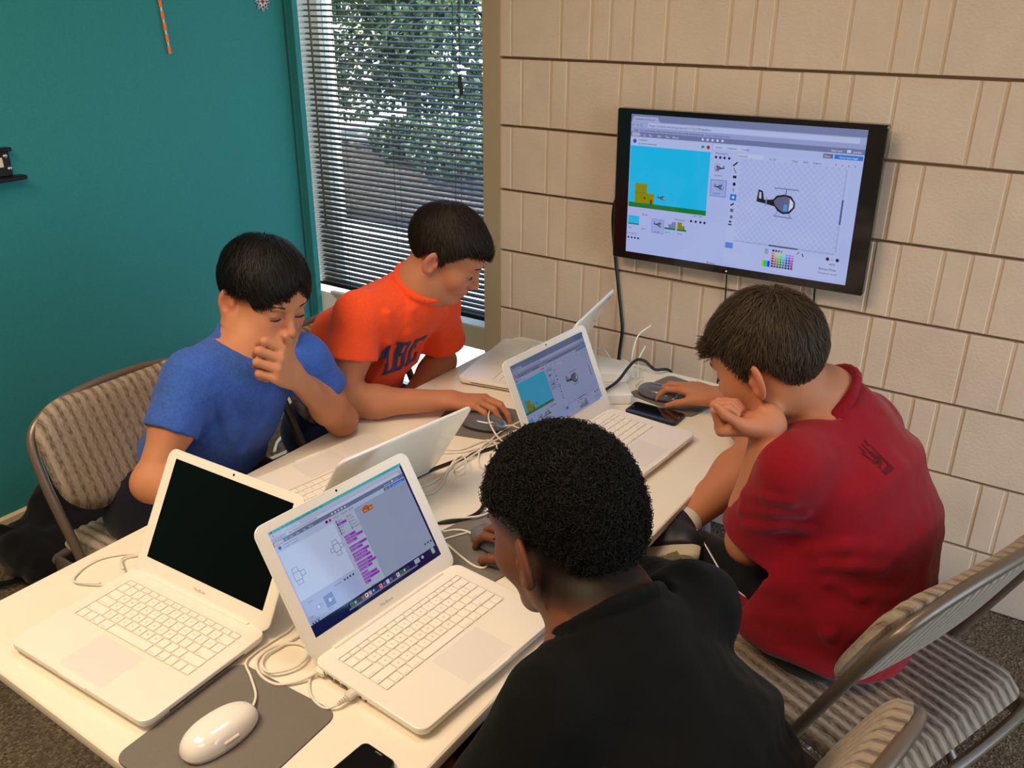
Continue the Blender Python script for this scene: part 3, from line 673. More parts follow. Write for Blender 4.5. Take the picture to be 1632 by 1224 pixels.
def screen_blocks(strength):
    PUR, GRY, WHT, TEAL = c_(150, 52, 196), c_(168, 178, 214), c_(208, 220, 255), c_(84, 196, 206)
    def go(lid, loc, W, H):
        f = Flat(1440, 900, W, H); f.rect(0, 0, 1440, 900, c_(16, 28, 80)).layer()
        f.rect(0, 24, 1418, 800, c_(186, 200, 240)); f.rect(0, 0, 1440, 24, TEAL).layer()
        f.disc(26, 12, 8, INK); f.text(50, 19, 'Chrome   File   Edit   View   History   Bookmarks   Window   Help', 18, INK); f.text(1180, 19, '|||  (  )  67%   Mon', 16, INK)
        f.rect(0, 24, 1418, 58, c_(196, 206, 236)); f.rect(0, 58, 1418, 92, c_(176, 188, 226)); f.rect(0, 92, 1418, 124, c_(112, 122, 160)); f.rect(0, 124, 560, 176, c_(190, 204, 246)).layer()
        for i in range(3): f.disc(28+i*22, 42, 7, (c_(250, 96, 96), c_(206, 196, 210), c_(206, 206, 210))[i])
        f.poly([(104, 58), (116, 34), (280, 34), (296, 58)], c_(214, 224, 250)); f.text(126, 52, 'Untitled on Scratch', 16, INK)
        f.rect(140, 63, 1380, 87, WHT).layer(); f.text(26, 84, '<   >  C', 22, INK); f.text(160, 82, 'https://scratch.mit.edu/projects/editor', 19, INK)
        f.rect(8, 96, 96, 120, c_(214, 204, 206)).layer(); f.text(14, 116, 'SCRATCH', 17, c_(240, 150, 60)); f.text(112, 117, '@', 20, LIL)
        for x, t in ((160, 'File'), (220, 'Edit'), (284, 'Tips'), (344, 'About')): f.text(x, 117, t, 18, c_(235, 238, 255))
        for x in (590, 625, 660, 695, 730): f.disc(x, 108, 8, c_(225, 230, 255))
        f.text(1180, 117, 'Save now', 18, WHT); f.rect(1268, 100, 1290, 116, WHT); f.text(1300, 117, 'joanlee', 18, WHT); f.rect(1160, 130, 1226, 156, c_(100, 108, 140)); f.rect(1232, 130, 1412, 156, BLUE).layer(); f.text(1170, 150, 'Share', 17, WHT); f.text(1262, 150, 'See project page', 17, WHT)
        f.disc(40, 148, 15, c_(40, 70, 170)); f.text(72, 145, 'Drawing Our Robots', 16, INK); f.text(72, 166, 'by joanlee (unshared)', 16, INK)
        f.poly([(500, 136), (500, 158), (524, 156), (524, 136)], INK); f.disc(548, 148, 13, c_(220, 30, 50))
        f.rect(8, 178, 566, 596, WHT); f.rect(574, 130, 800, 800, c_(186, 196, 226)); f.rect(800, 160, 1416, 800, c_(160, 172, 206)).layer()
        def net(x, y, s):
            q = [(0, 0, 62, 62), (8, -34, 52, 0), (62, 16, 96, 48), (-34, 20, 0, 50), (10, 62, 54, 96)] if s else [(0, 0, 66, 66), (6, -38, 56, 0), (66, 10, 106, 48), (8, 66, 58, 100)]
            for a, b, c, d in q:
                for l in ((a, b, c, b), (c, b, c, d), (c, d, a, d), (a, d, a, b)): f.line(x+l[0], y+l[1], x+l[2], y+l[3], 3, INK)
        net(470, 340, 1); net(46, 376, 0)
        f.text(590, 152, 'Scripts', 17, INK); f.text(664, 152, 'Costumes', 17, INK); f.text(750, 152, 'Sounds', 17, INK)
        for i, t in enumerate(('Motion', 'Looks', 'Sound', 'Pen', 'Data')):
            c = (c_(70, 100, 210), PUR, c_(190, 60, 200), c_(20, 150, 90), c_(230, 120, 40))[i]; f.rect(590, 176+i*26, 598, 198+i*26, INK)
            if i == 1: f.rect(598, 176+i*26, 690, 198+i*26, PUR).layer()
            f.text(604, 193+i*26, t, 16, WHT if i == 1 else INK)
        for i, t in enumerate(('Events', 'Control', 'Sensing', 'Operators', 'More Blocks')): f.rect(706, 176+i*26, 714, 198+i*26, (c_(190, 110, 40), c_(220, 170, 40), c_(40, 140, 210), c_(90, 180, 40), c_(60, 60, 150))[i]); f.text(720, 193+i*26, t, 16, INK)
        y = 322
        for i, (t, wd) in enumerate((('say Hello!', 120), ('say Hello! for 2 secs', 186), ('think Hmm...', 110), ('think Hmm... for 2 secs', 0), ('show', 0), ('switch costume to', 190), ('next costume', 130), ('', 0), ('switch backdrop to', 180), ('change color effect by', 150), ('set color effect to 0', 168), ('', 0), ('clear graphic effects', 170), ('change size by 10', 196), ('set size to 100%', 140), ('', 0), ('go to front', 74), ('go back 1 layers', 160), ('costume #', 170), ('size', 62))):
            if wd:
                f.rect(604, y, 604+wd, y+21, PUR).layer(); f.text(610, y+16, t, 14, c_(240, 225, 255)); y += 26
            else: y += 10
        f.poly([(868, 196), (868, 236), (985, 236), (985, 196), (950, 196), (925, 180), (895, 182)], c_(190, 100, 40)).layer(); f.text(878, 224, 'when    clicked', 17, c_(255, 235, 215)); f.disc(932, 216, 9, c_(90, 110, 30))
        for i in range(3): f.disc(1320+i*36, 742, 9, INK)
        f.text(1330, 200, 'x: 0', 14, c_(120, 130, 170)); f.text(1330, 222, 'y: 0', 14, c_(120, 130, 170))
        f.rect(8, 604, 566, 800, c_(178, 192, 238)).layer(); f.text(60, 636, 'Sprites', 16, INK); f.text(330, 634, 'New sprite:', 16, INK)
        for x in (440, 470, 500, 532): f.disc(x, 628, 9, INK, 6)
        for x, y in ((470, 590), (500, 590), (532, 590)): f.text(x, y+12, 'x:', 12, INK)
        f.rect(196, 654, 286, 752, c_(90, 130, 220)).layer(); f.rect(199, 657, 283, 749, c_(120, 140, 200)).layer(); net(225, 690, 0) if 0 else None
        for a in (112, 226): f.rect(a, 686, a+34, 720, INK).layer(); f.rect(a+2, 688, a+32, 718, WHT).layer(); f.rect(a+34, 694, a+52, 710, INK).layer(); f.rect(a+36, 696, a+50, 708, WHT).layer()
        f.text(196, 770, 'Sprite1', 14, INK); f.text(24, 744, 'Stage', 14, INK); f.text(16, 780, 'New backdrop:', 13, INK)
        for x in (24, 50, 78): f.disc(x, 792, 8, INK, 6)
        f.text(640, 796, 'Backpack', 14, INK)
        x = 386
        for i in range(17):                                      # dock
            c = random.choice((c_(210, 220, 240), c_(60, 90, 150), c_(150, 120, 90), c_(90, 130, 90), c_(226, 160, 170), c_(240, 240, 250), c_(80, 60, 110)))
            f.rect(x, 818, x+34, 852, c).layer(); f.rect(x+8, 826, x+22, 840, random.choice((INK, c_(220, 90, 60), WHT))); x += 40
        f.rect(360, 852, 1150, 866, c_(120, 130, 170)); f.rect(1130, 806, 1190, 846, c_(176, 184, 206)); f.disc(1230, 824, 14, c_(200, 206, 214)); f.rect(1345, 800, 1380, 850, c_(180, 190, 200))
        f.build('screen', scr('screen_light_%g' % strength, strength), lid, loc)
    return go
LA = laptop('open white laptop with a black blank screen nearest the free end of the table', (-1.110, .719), math.radians(1.87), math.radians(120.4))
LB = laptop('open white laptop in front of the boy in black showing purple code blocks', (-.824, .880), math.radians(85.48), math.radians(121.36), screen_blocks(.75))
LDd = laptop('open white laptop in front of the boy in red showing the helicopter editor', (-.897, 1.624), math.radians(86.1), math.radians(114.3), screen_editor(.42))
LC = laptop('open white laptop facing the boy in blue with its lid back towards us', (-1.095, 1.145), math.radians(-99.4), math.radians(123.4), screen_editor(.41))
LE = laptop('open white laptop at the wall end facing the boy in orange', (-1.124, 1.930), math.radians(-79.4), math.radians(116.5), screen_editor(.40))

# ------------------------------------------------------------------ television
tv = empty('television', (-.815, 2.335, 1.0655), 0, 'black flat television on the block wall showing a pixel helicopter', 'television')
tv.rotation_euler = (math.radians(1.0), math.radians(-.4), 0)
TW, TH = .730, .432
b = MB(); ring = lambda w, h, y, r=.006: [Vector((v.x, y, v.y)) for v in rrect(w, h, r, 0, 3)][::-1]
b.loft([ring(TW-.06, TH-.06, .040), ring(TW-.02, TH-.02, .022), ring(TW, TH, .016), ring(TW, TH, -.008), ring(TW-.004, TH-.004, -.0105)], True)
b.build('cabinet', mat('gloss_black', srgb(16, 14, 18), .18, coat=.3), tv, False)
SWt, SHt = .640, .395
ff = Flat(1600, 900, SWt, SHt); editor(ff)
ff.build('screen', scr('television_light', .92), tv, (-.0003, -.0114, .0045), (PI/2, 0, 0))
MB().cyl((-.005, -.0106, -.2062), (-.005, -.0116, -.2062), .0016, 8).build('power_light', mat('white_led', srgb(230, 230, 240), .4, emis=(1, 1, 1, 1), estr=1.5), tv)
for t, x, z, s in (('VIZIO', -.028, -.2020, .009), ('E320i  LED 720p', .235, -.2095, .0085)):
    Vt, Ft = text_geo(t, 1.0); q = MB(); q.add([(x+a*s, -.0108, z+bb_*s) for a, bb_ in Vt], Ft); q.build('print', mat('dim_print', srgb(52, 50, 56), .5), tv)
MB().bev((-.12, .040, -.11), (.12, .060, .11), .004).build('wall_mount', M_blk, tv)
M_cab = mat('black_cable', srgb(18, 16, 16), .45)
M_wcab = mat('white_cable', srgb(228, 222, 210), .45)
def cable(name, pts, r, m, label, group=None, cat='cable', n=7, cl=False):
    return tag(MB().tube(catmull(pts, 7, cl), r, n).build(name, m, None, True), label, cat, group)
# ------------------------------------------------------------------ people: distance fields polygonised into one continuous skin
A3 = lambda *v: np.array(v, float)
nrm = lambda v: np.asarray(v, float)/np.linalg.norm(v)
class Field:
    def __init__(s, vox): s.v = vox; s.P = []
    def _add(s, f, lo, hi, k, op): s.P.append((f, np.asarray(lo, float), np.asarray(hi, float), k, op)); return s
    def cap(s, a, b, ra, rb=None, k=.01, op=1):
        a = np.asarray(a, float); b = np.asarray(b, float); rb = ra if rb is None else rb
        ba = b-a; L2 = max(ba@ba, 1e-9)
        def f(X, Y, Z):
            t = np.clip(((X-a[0])*ba[0]+(Y-a[1])*ba[1]+(Z-a[2])*ba[2])/L2, 0, 1)
            return np.sqrt((X-a[0]-t*ba[0])**2+(Y-a[1]-t*ba[1])**2+(Z-a[2]-t*ba[2])**2)-(ra+t*(rb-ra))
        r = max(ra, rb); return s._add(f, np.minimum(a, b)-r, np.maximum(a, b)+r, k, op)
    def ell(s, c, r, R=None, k=.01, op=1):
        """R rows = local axes"""
        c = np.asarray(c, float); r = np.asarray(r, float); R = np.eye(3) if R is None else np.asarray(R, float)
        def f(X, Y, Z):
            x, y, z = X-c[0], Y-c[1], Z-c[2]; k0 = 0; k1 = 0
            for i in range(3):
                q = (x*R[i, 0]+y*R[i, 1]+z*R[i, 2])/r[i]; k0 = k0+q*q; k1 = k1+(q/r[i])**2
            k0 = np.sqrt(k0); return k0*(k0-1)/np.sqrt(k1+1e-9)
        e = np.sqrt(((R*r[:, None])**2).sum(0)); return s._add(f, c-e, c+e, k, op)
    def seg(s, a, b, lat, sa, sb, k=.03, op=1, capr=.05):
        """elliptic sweep a->b; lat = lateral axis; sa, sb = (lateral, depth) half sizes"""
        a = np.asarray(a, float); b = np.asarray(b, float); ax = b-a; L = np.linalg.norm(ax); ax = ax/L
        lat = np.asarray(lat, float); lat = nrm(lat-ax*(lat@ax)); dp = np.cross(ax, lat)
        def f(X, Y, Z):
            x, y, z = X-a[0], Y-a[1], Z-a[2]
            w = x*ax[0]+y*ax[1]+z*ax[2]; t = np.clip(w/L, 0, 1); w = w-t*L
            u = x*lat[0]+y*lat[1]+z*lat[2]; v = x*dp[0]+y*dp[1]+z*dp[2]
            A = sa[0]+t*(sb[0]-sa[0]); B = sa[1]+t*(sb[1]-sa[1])
            k0 = np.sqrt((u/A)**2+(v/B)**2+(w/capr)**2); k1 = np.sqrt((u/A**2)**2+(v/B**2)**2+(w/capr**2)**2+1e-9)
            return k0*(k0-1)/k1
        r = max(sa[0], sb[0], sa[1], sb[1], capr); return s._add(f, np.minimum(a, b)-r, np.maximum(a, b)+r, k, op)
    def fn(s, f, lo, hi, k=.01, op=-1): return s._add(f, lo, hi, k, op)
    def grid(s, lo=None, hi=None):
        pos = [p for p in s.P if p[4] == 1]; v = s.v
        l = np.min([p[1] for p in pos], 0)-.012; h = np.max([p[2] for p in pos], 0)+.012
        if lo is not None: l = np.maximum(l, lo)
        if hi is not None: h = np.minimum(h, hi)
        n = np.ceil((h-l)/v).astype(int)+1
        G = np.full(n, .06, np.float32); ax = [(l[i]+v*np.arange(n[i])).astype(np.float32) for i in range(3)]
        for f, a, b, k, op in s.P:
            m = k+3*v
            i0 = np.maximum(np.floor((a-m-l)/v).astype(int), 0); i1 = np.minimum(np.ceil((b+m-l)/v).astype(int)+1, n)
            if (i1 <= i0).any(): continue
            sl = tuple(slice(i0[i], i1[i]) for i in range(3))
            d = f(ax[0][sl[0]][:, None, None], ax[1][sl[1]][None, :, None], ax[2][sl[2]][None, None, :]).astype(np.float32)
            g = G[sl]
            if op == 1:
                q = np.clip(.5+.5*(g-d)/k, 0, 1); G[sl] = g*(1-q)+d*q-k*q*(1-q)
            elif op == -1:
                q = np.clip(.5-.5*(g+d)/k, 0, 1); G[sl] = g*(1-q)-d*q+k*q*(1-q)
            else:                                           # intersection
                q = np.clip(.5-.5*(d-g)/k, 0, 1); G[sl] = d*(1-q)+g*q+k*q*(1-q)
        return G, l
    def mesh(s, lo=None, hi=None):
        G, l = s.grid(lo, hi); v = s.v; n = np.array(G.shape); S = G < 0
        c = np.zeros(n-1, np.int8)
        for dx in (0, 1):
            for dy in (0, 1):
                for dz in (0, 1): c += S[dx:n[0]-1+dx, dy:n[1]-1+dy, dz:n[2]-1+dz]
        I = np.stack(np.nonzero((c > 0) & (c < 8)), 1)
        cor = [(a, b, d) for a in (0, 1) for b in (0, 1) for d in (0, 1)]
        val = np.stack([G[I[:, 0]+a, I[:, 1]+b, I[:, 2]+d] for a, b, d in cor], 1)
        acc = np.zeros((len(I), 3)); cnt = np.zeros(len(I))
        for i in range(8):
            for j in range(i+1, 8):
                e = np.array(cor[j])-np.array(cor[i])
                if np.abs(e).sum() != 1: continue
                a, b = val[:, i], val[:, j]; m = (a < 0) != (b < 0); t = np.where(m, a/np.where(m, a-b, 1), 0)
                acc += np.where(m[:, None], np.array(cor[i])+t[:, None]*e, 0); cnt += m
        V = l+v*(I+acc/cnt[:, None])
        idx = np.full(tuple(n-1), -1, np.int32); idx[I[:, 0], I[:, 1], I[:, 2]] = np.arange(len(I))
        Q = []
        for ax in range(3):
            sl0 = [slice(1, -1)]*3; sl1 = [slice(1, -1)]*3; sl0[ax] = slice(0, n[ax]-1); sl1[ax] = slice(1, n[ax])
            a, b = S[tuple(sl0)], S[tuple(sl1)]
            E = np.stack(np.nonzero(a != b), 1); fl = a[E[:, 0], E[:, 1], E[:, 2]]
            off = np.ones(3, int); off[ax] = 0; E = E+off
            o1, o2 = [(1, 2), (2, 0), (0, 1)][ax]
            u = np.zeros(3, int); u[o1] = 1; w = np.zeros(3, int); w[o2] = 1
            q = [idx[tuple((E-d).T)] for d in (u+w, w, 0*u, u)]
            q = np.stack(q, 1); q[~fl] = q[~fl][:, ::-1]; Q.append(q)
        Q = np.concatenate(Q); Q = Q[(Q >= 0).all(1)]
        return V, Q
def normals(V, Q):
    n = np.cross(V[Q[:, 2]]-V[Q[:, 0]], V[Q[:, 3]]-V[Q[:, 1]]); N = np.zeros_like(V)
    for k in range(4): np.add.at(N, Q[:, k], n)
    return N/np.maximum(np.linalg.norm(N, axis=1), 1e-12)[:, None]
def wave(V, seed, lam, warp=.5):
    g = np.random.default_rng(seed); out = 0
    for k in range(5):
        d = nrm(g.normal(size=3)); e = nrm(g.normal(size=3))
        out = out+np.sin(V@d*2*PI/(lam*g.uniform(.7, 1.4))+g.uniform(0, 6)+warp*2*np.sin(V@e*2*PI/(lam*1.7)+g.uniform(0, 6)))
    return out/5

class Person:
    def __init__(s, S):
        s.S = S
        az, p, r = [math.radians(S[k]) for k in ('az', 'pitch', 'roll')]
        f = A3(math.cos(az)*math.cos(p), math.sin(az)*math.cos(p), -math.sin(p)); l = A3(-math.sin(az), math.cos(az), 0); u = np.cross(f, l)
        l, u = l*math.cos(r)+u*math.sin(r), u*math.cos(r)-l*math.sin(r)
        s.f, s.l, s.u = f, l, u; s.hs = S.get('hs', 1.0); s.hc = np.array(S['head'])
        s.R = np.stack([f, l, u])
    def h(s, f, l, u): return s.hc+s.hs*(f*s.f+l*s.l+u*s.u)
    def loc(s, V): return (V-s.hc)@s.R.T/s.hs
    def head(s, F):
        h, R, q = s.h, s.R, s.hs
        E = lambda c, r, k=.012, op=1, R_=None: F.ell(h(*c), np.array(r)*q, R if R_ is None else R_, k*q, op)
        C = lambda a, b, ra, rb=None, k=.01, op=1: F.cap(h(*a), h(*b), ra*q, (ra if rb is None else rb)*q, k*q, op)
        E((-.014, 0, .034), (.097, .075, .082)); E((.030, 0, -.022), (.062, .060, .082), .03)
        E((.050, 0, .045), (.042, .056, .050), .025)
        C((-.004, .048, -.060), (.058, .018, -.098), .018, .017, .03); C((-.004, -.048, -.060), (.058, -.018, -.098), .018, .017, .03)
        E((.066, 0, -.098), (.021, .022, .017), .02)
        for t in (1, -1): E((.054, t*.038, -.030), (.026, .024, .026), .025)
        C((.082, -.032, .021), (.082, .032, .021), .010, .010, .016)
        for t in (1, -1):
            E((.093, t*.031, -.002), (.014, .015, .011), .012, -1)
            E((.0745, t*.031, -.001), (.0135, .0155, .0125), .004)
        C((.086, 0, .010), (.106, 0, -.034), .0075, .0095, .012); E((.106, 0, -.037), (.0105, .0105, .009), .006)
        for t in (1, -1): E((.097, t*.0115, -.041), (.0095, .007, .007), .006); E((.102, t*.006, -.0475), (.004, .0032, .003), .003, -1)
        E((.074, 0, -.066), (.022, .028, .02), .012)
        C((.0905, -.014, -.0665), (.0935, 0, -.0635), .0048, .0058, .006); C((.0905, .014, -.0665), (.0935, 0, -.0635), .0048, .0058, .006)
        C((.0885, -.012, -.0745), (.0885, .012, -.0745), .0062, .0062, .006)
        C((.099, -.024, -.0695), (.099, .024, -.0695), .0014, .0014, .003, -1)
        for t in (1, -1):
            a = math.radians(30)*t; ef = math.cos(a)*s.f-math.sin(a)*s.l*1.0; el = math.cos(a)*s.l+math.sin(a)*s.f
            tl = math.radians(-12); eu = math.cos(tl)*s.u+math.sin(tl)*ef; ef2 = np.cross(el, eu)*1.0
            RE = np.stack([ef, el, s.u])
            ec = h(-.018, t*.0835, -.010)
            F.ell(ec, np.array((.0200, .0075, .0330))*q, RE, .006*q); F.ell(ec-s.u*.020*q+ef*.004*q, np.array((.0105, .007, .012))*q, RE, .006*q)
            F.ell(ec+el*t*.0075*q+ef*.002*q+s.u*.002*q, np.array((.0115, .0062, .0205))*q, RE, .004*q, -1)
            F.ell(ec+el*t*.002*q+ef*.013*q-s.u*.003*q, np.array((.005, .006, .007))*q, RE, .004*q)
    def hand(s, F, wr, d, n, side, curl, thumb, sc=.92, spread=1.0, fat=1.0):
        """wr wrist, d towards knuckles, n palm normal; side +1 left, -1 right; curl: per finger (mcp, pip, dip) degrees; thumb (out, opp, curl)"""
        d = nrm(d); n = nrm(np.asarray(n)-d*(np.asarray(n)@d)); t = np.cross(n, d)*side      # thumb side
        wr = np.asarray(wr, float); P = lambda a, b, c: wr+sc*(a*d+b*t+c*n)
        kn = [P(.082, .026, -.004), P(.085, .004, -.006), P(.080, -.016, -.004), P(.071, -.033, .0)]
        ln = [(.042, .025, .020), (.046, .029, .021), (.042, .027, .021), (.033, .020, .019)]
        rr = [(.0092, .0085, .0072), (.0096, .0087, .0074), (.0092, .0083, .007), (.0082, .0074, .0064)]
        for i, b in enumerate((.016, .006, -.006, -.016)):
            F.cap(P(.006, b, 0), kn[i], .0135*sc, .0115*sc, .012)
        F.ell(P(.04, -.002, .004), np.array((.042, .034, .013))*sc, np.stack([d, t, n]), .012)
        F.cap(P(.012, .016, .006), P(.045, .034, .010), .0145*sc, .012*sc, .012)
        tips = []
        for i in range(4):
            sp = math.radians((6, 1, -5, -11)[i])*spread; dd = math.cos(sp)*d+math.sin(sp)*t; nn = n; p = kn[i]; a = 0
            for j in range(3):
                a += math.radians(curl[i][j]); v = math.cos(a)*dd+math.sin(a)*nn; p2 = p+v*ln[i][j]*sc
                F.cap(p, p2, rr[i][j]*sc*fat, (rr[i]+(.0062,))[j+1]*sc*fat, .0030)
                p = p2
            tips.append(p)
        o, op, cu = thumb
        p = P(.024, .026, .006); o, op = math.radians(o), math.radians(op)
        v = math.cos(o)*d+math.sin(o)*(math.cos(op)*t+math.sin(op)*n)
        p2 = p+v*.034*sc; F.cap(p, p2, .0125*sc, .0105*sc, .010)
        bend = nrm(np.cross(np.cross(v, n*.8+d*.2-t*.75), v)); a = 0
        for L, r0, r1 in ((.032, .0105, .0092), (.025, .0092, .0074)):
            a += math.radians(cu); w = math.cos(a)*v+math.sin(a)*bend; p3 = p2+w*L*sc; F.cap(p2, p3, r0*sc, r1*sc, .004); p2 = p3
        s.tips = tips+[p2]
        return tips
    def arm(s, F, sh, el, wr, hd, hn, k=1.0):
        sh, el, wr = [np.asarray(q, float) for q in (sh, el, wr)]
        F.cap(sh, el, .045*k, .036*k, .03); m = sh*.55+el*.45; F.ell(m, np.array((.05, .040, .043))*k, None, .03)
        F.ell(el, np.array((.036, .036, .036))*k, None, .02)
        q = el*.72+wr*.28; F.cap(el, q, .036*k, .0375*k, .02); F.cap(q, wr, .0375*k, .024*k, .03)
        ax = nrm(wr-el); n = nrm(hn-ax*(hn@ax)); F.ell(wr, np.array((.034, .029, .020))*k, np.stack([ax, np.cross(n, ax), n]), .015)

def locks(per, name, n, root_ok, length, m, parent, cr=None, rad=(.101, .080, .089), ctr=(-.012, 0, .037), crown=(-.055, .012, .09), thick=.014, w=.0017, grav=.35, seed=1, shape=None, lift=.5, nseg=6, fringe=0, trim=None):
    """hair locks combed away from the crown over the skull ellipsoid"""
    g = np.random.default_rng(seed); ctr = np.array(ctr); rad = np.array(rad)
    P = []; 
    while len(P) < n:
        u = g.normal(size=(4000, 3)); u /= np.linalg.norm(u, axis=1)[:, None]; q = ctr+u*rad; q = q[root_ok(q)]; P += list(q)
    P = np.array(P[:n]); N = n
    crown = np.array(crown)
    L = length(P)*g.uniform(.75, 1.2, N); lay = g.uniform(.15, 1, N)*thick
    down = per.R@np.array([0, 0, -1.0])
    pts = []; p = P.copy()
    jit = g.normal(size=(N, 3))*.22
    clump = np.stack([wave(P, seed+10+i, .045) for i in range(3)], 1)*.42
    tol = g.uniform(-.006, .014, N)
    for k in range(nseg+1):
        t = k/nseg
        nv = (p-ctr)/rad**2; nv /= np.linalg.norm(nv, axis=1)[:, None]
        e = np.sqrt((((p-ctr)/rad)**2).sum(1))
        ps = ctr+(p-ctr)/e[:, None]
        lf = lay*(.35+.65*np.sin(min(1, t*1.6)*PI/2))*(1-.35*t*t) + (shape(P, t) if shape else 0)
        pts.append(ps+nv*lf[:, None])
        dv = (p-crown); dv /= np.maximum(np.linalg.norm(dv, axis=1), .02)[:, None]
        dv = dv+down*grav*(.4+t)+jit+clump
        if fringe: dv[:, 0] += fringe*np.clip(P[:, 0]*12, 0, 1)
        dv -= nv*(dv*nv).sum(1)[:, None]; dv /= np.maximum(np.linalg.norm(dv, axis=1), 1e-6)[:, None]
        stepv = dv*(L/nseg)[:, None]
        if trim is not None:
            q2 = ps+stepv; stepv = stepv*(trim(q2[:, 0], q2[:, 1], q2[:, 2]) < tol)[:, None]
        p = ps+stepv
    pts = np.stack(pts, 1)                                     # N, nseg+1, 3 local
    W = per.hc+per.hs*(pts@per.R)
    T = np.gradient(W, axis=1); T /= np.maximum(np.linalg.norm(T, axis=2), 1e-9)[:, :, None]
    nvw = W-per.h(*ctr); s1 = np.cross(T, nvw); s1 /= np.maximum(np.linalg.norm(s1, axis=2), 1e-9)[:, :, None]; s2 = np.cross(s1, T)
    tt = np.linspace(0, 1, nseg+1); r = w*per.hs*(1-.85*tt**1.6)*g.uniform(.6, 1.3, N)[:, None]
    lift_ = (r*.35)[:, :, None]*s2
    V = np.stack([W+s1*r[:, :, None], W+lift_, W-s1*r[:, :, None]], 2).reshape(-1, 3)      # shallow V ribbon
    base = (np.arange(N)*(nseg+1)*3)[:, None, None]+(np.arange(nseg)*3)[None, :, None]
    Q = []
    for a, b in ((0, 1), (1, 2)): Q.append(np.stack([base[..., 0]+a, base[..., 0]+b, base[..., 0]+b+3, base[..., 0]+a+3], -1).reshape(-1, 4))
    return V, np.concatenate(Q)
def cap_field(per, vox, rad, ctr, rule, thick, drape=None):
    """skull-hugging hair volume trimmed by rule(f, l, u) < 0 kept"""
    F = Field(vox*per.hs); q = per.hs
    F.ell(per.h(*ctr), (np.array(rad)+thick)*q, per.R, .004)
    if drape:
        for c, r in drape: F.ell(per.h(*c), np.array(r)*q, per.R, .015*q)
    R, hc = per.R, per.hc
    def f(X, Y, Z):
        x, y, z = X-hc[0], Y-hc[1], Z-hc[2]
        a = [(x*R[i, 0]+y*R[i, 1]+z*R[i, 2])/q for i in range(3)]
        return rule(*a)*q
    F.fn(f, hc-.25, hc+.25, .012, 2)
    return F.mesh()
def join(parts):
    V = []; Q = []; n = 0
    for v, q in parts: V.append(v); Q.append(q+n); n += len(v)
    return np.concatenate(V), np.concatenate(Q)
def hairmat(name, c1, c2, rough=.42):
    m = bpy.data.materials.new(name); m.use_nodes = True; t = m.node_tree; b = t.nodes['Principled BSDF']
    g = t.nodes.new('ShaderNodeNewGeometry'); cr = t.nodes.new('ShaderNodeValToRGB'); cr.color_ramp.elements[0].color = c1; cr.color_ramp.elements[1].color = c2
    t.links.new(g.outputs['Random Per Island'], cr.inputs[0]); t.links.new(cr.outputs[0], b.inputs['Base Color'])
    b.inputs['Roughness'].default_value = rough; b.inputs['Specular IOR Level'].default_value = .22
    return m
def skin(name, base, lips, flush): return dict(base=np.array(base[:3]), lips=np.array(lips[:3]), flush=np.array(flush[:3]))
def skincols(per, V, sk, scalp=None):
    L = per.loc(V); c = np.tile(sk['base'], (len(V), 1)); c = c*(1+.05*wave(V, 3, .05)[:, None])
    def blob(ctr, r, col, amt):
        nonlocal c
        w = np.exp(-(((L-np.array(ctr))/np.array(r))**2).sum(1))[:, None]*amt; c = c*(1-w)+col*w
    for t in (1, -1): blob((.066, t*.038, -.036), (.03, .024, .024), sk['flush'], .5); blob((-.016, t*.085, -.01), (.03, .014, .04), sk['flush'], .5)
    blob((.108, 0, -.04), (.015, .015, .012), sk['flush'], .6); blob((.093, 0, -.0695), (.012, .019, .0075), sk['lips'], .8)
    if scalp: c = scalp(L, c)
    return np.clip(c, 0, 1)
def M_skin(name, bright=1): return mat(name, (.5, .3, .2, 1), .56, spec=.28, attr='Col', bump=(900, .08, .0008), sss=.12)
def cloth(name, col, amt=.06, sheen=.12): return mat(name, col, .95, spec=.08, noise=(190, amt), bump=(1300, .2, .0006), sheen=sheen)

def build_body(per, label, arms, core, sk, vox=.0029, scalp=None, extra=None):
    """skin: head, neck, torso core, arms and hands as one continuous surface"""
    S = per.S; root = empty('person', (S['hip'][0], S['hip'][1], 0), 0, label, 'person')
    F = Field(vox)
    nb = np.array(S['neck']); per.head(F)
    F.cap(per.h(-.022, 0, -.045), nb, .053*per.hs, .056*per.hs, .03); F.cap(nb, nb*.75+np.array(S['chest'])*.25, .062*per.hs, .07*per.hs, .04)
    F.cap(S['shL'], S['shR'], .045, .045, .05); F.seg(nb*.5+np.array(S['chest'])*.5, S['chest'], np.array(S['shL'])-S['shR'], (.12, .07), (.12, .075), .05)
    F.seg(S['chest'], S['hip'], np.array(S['hipax']), (.115, .072), (.105, .07), .06)
    for a in arms: per.arm(F, a['sh'], a['el'], a['wr'], np.array(a['d']), np.array(a['n'], float), a.get('k', 1)); per.hand(F, a['wr'], a['d'], a['n'], a['side'], a['curl'], a['thumb'], a.get('sc', .9), a.get('spread', 1), a.get('fat', 1))
    if extra: extra(F)
    V, Q = F.mesh()
    o = bpy.data.objects.new('body', npmesh('body', V-np.array([S['hip'][0], S['hip'][1], 0]), Q, M_skin('skin'), True, skincols(per, V, sk, scalp))); COL.objects.link(o); o.parent = root
    per.root = root; per.o = np.array([S['hip'][0], S['hip'][1], 0])
    return root
def put(per, name, V, Q, m, smooth=True, cols=None, label=None, parent=None):
    o = link(name, npmesh(name, np.asarray(V)-per.o, Q, m, smooth, cols), parent or per.root)
    if label: o['label'] = label
    return o
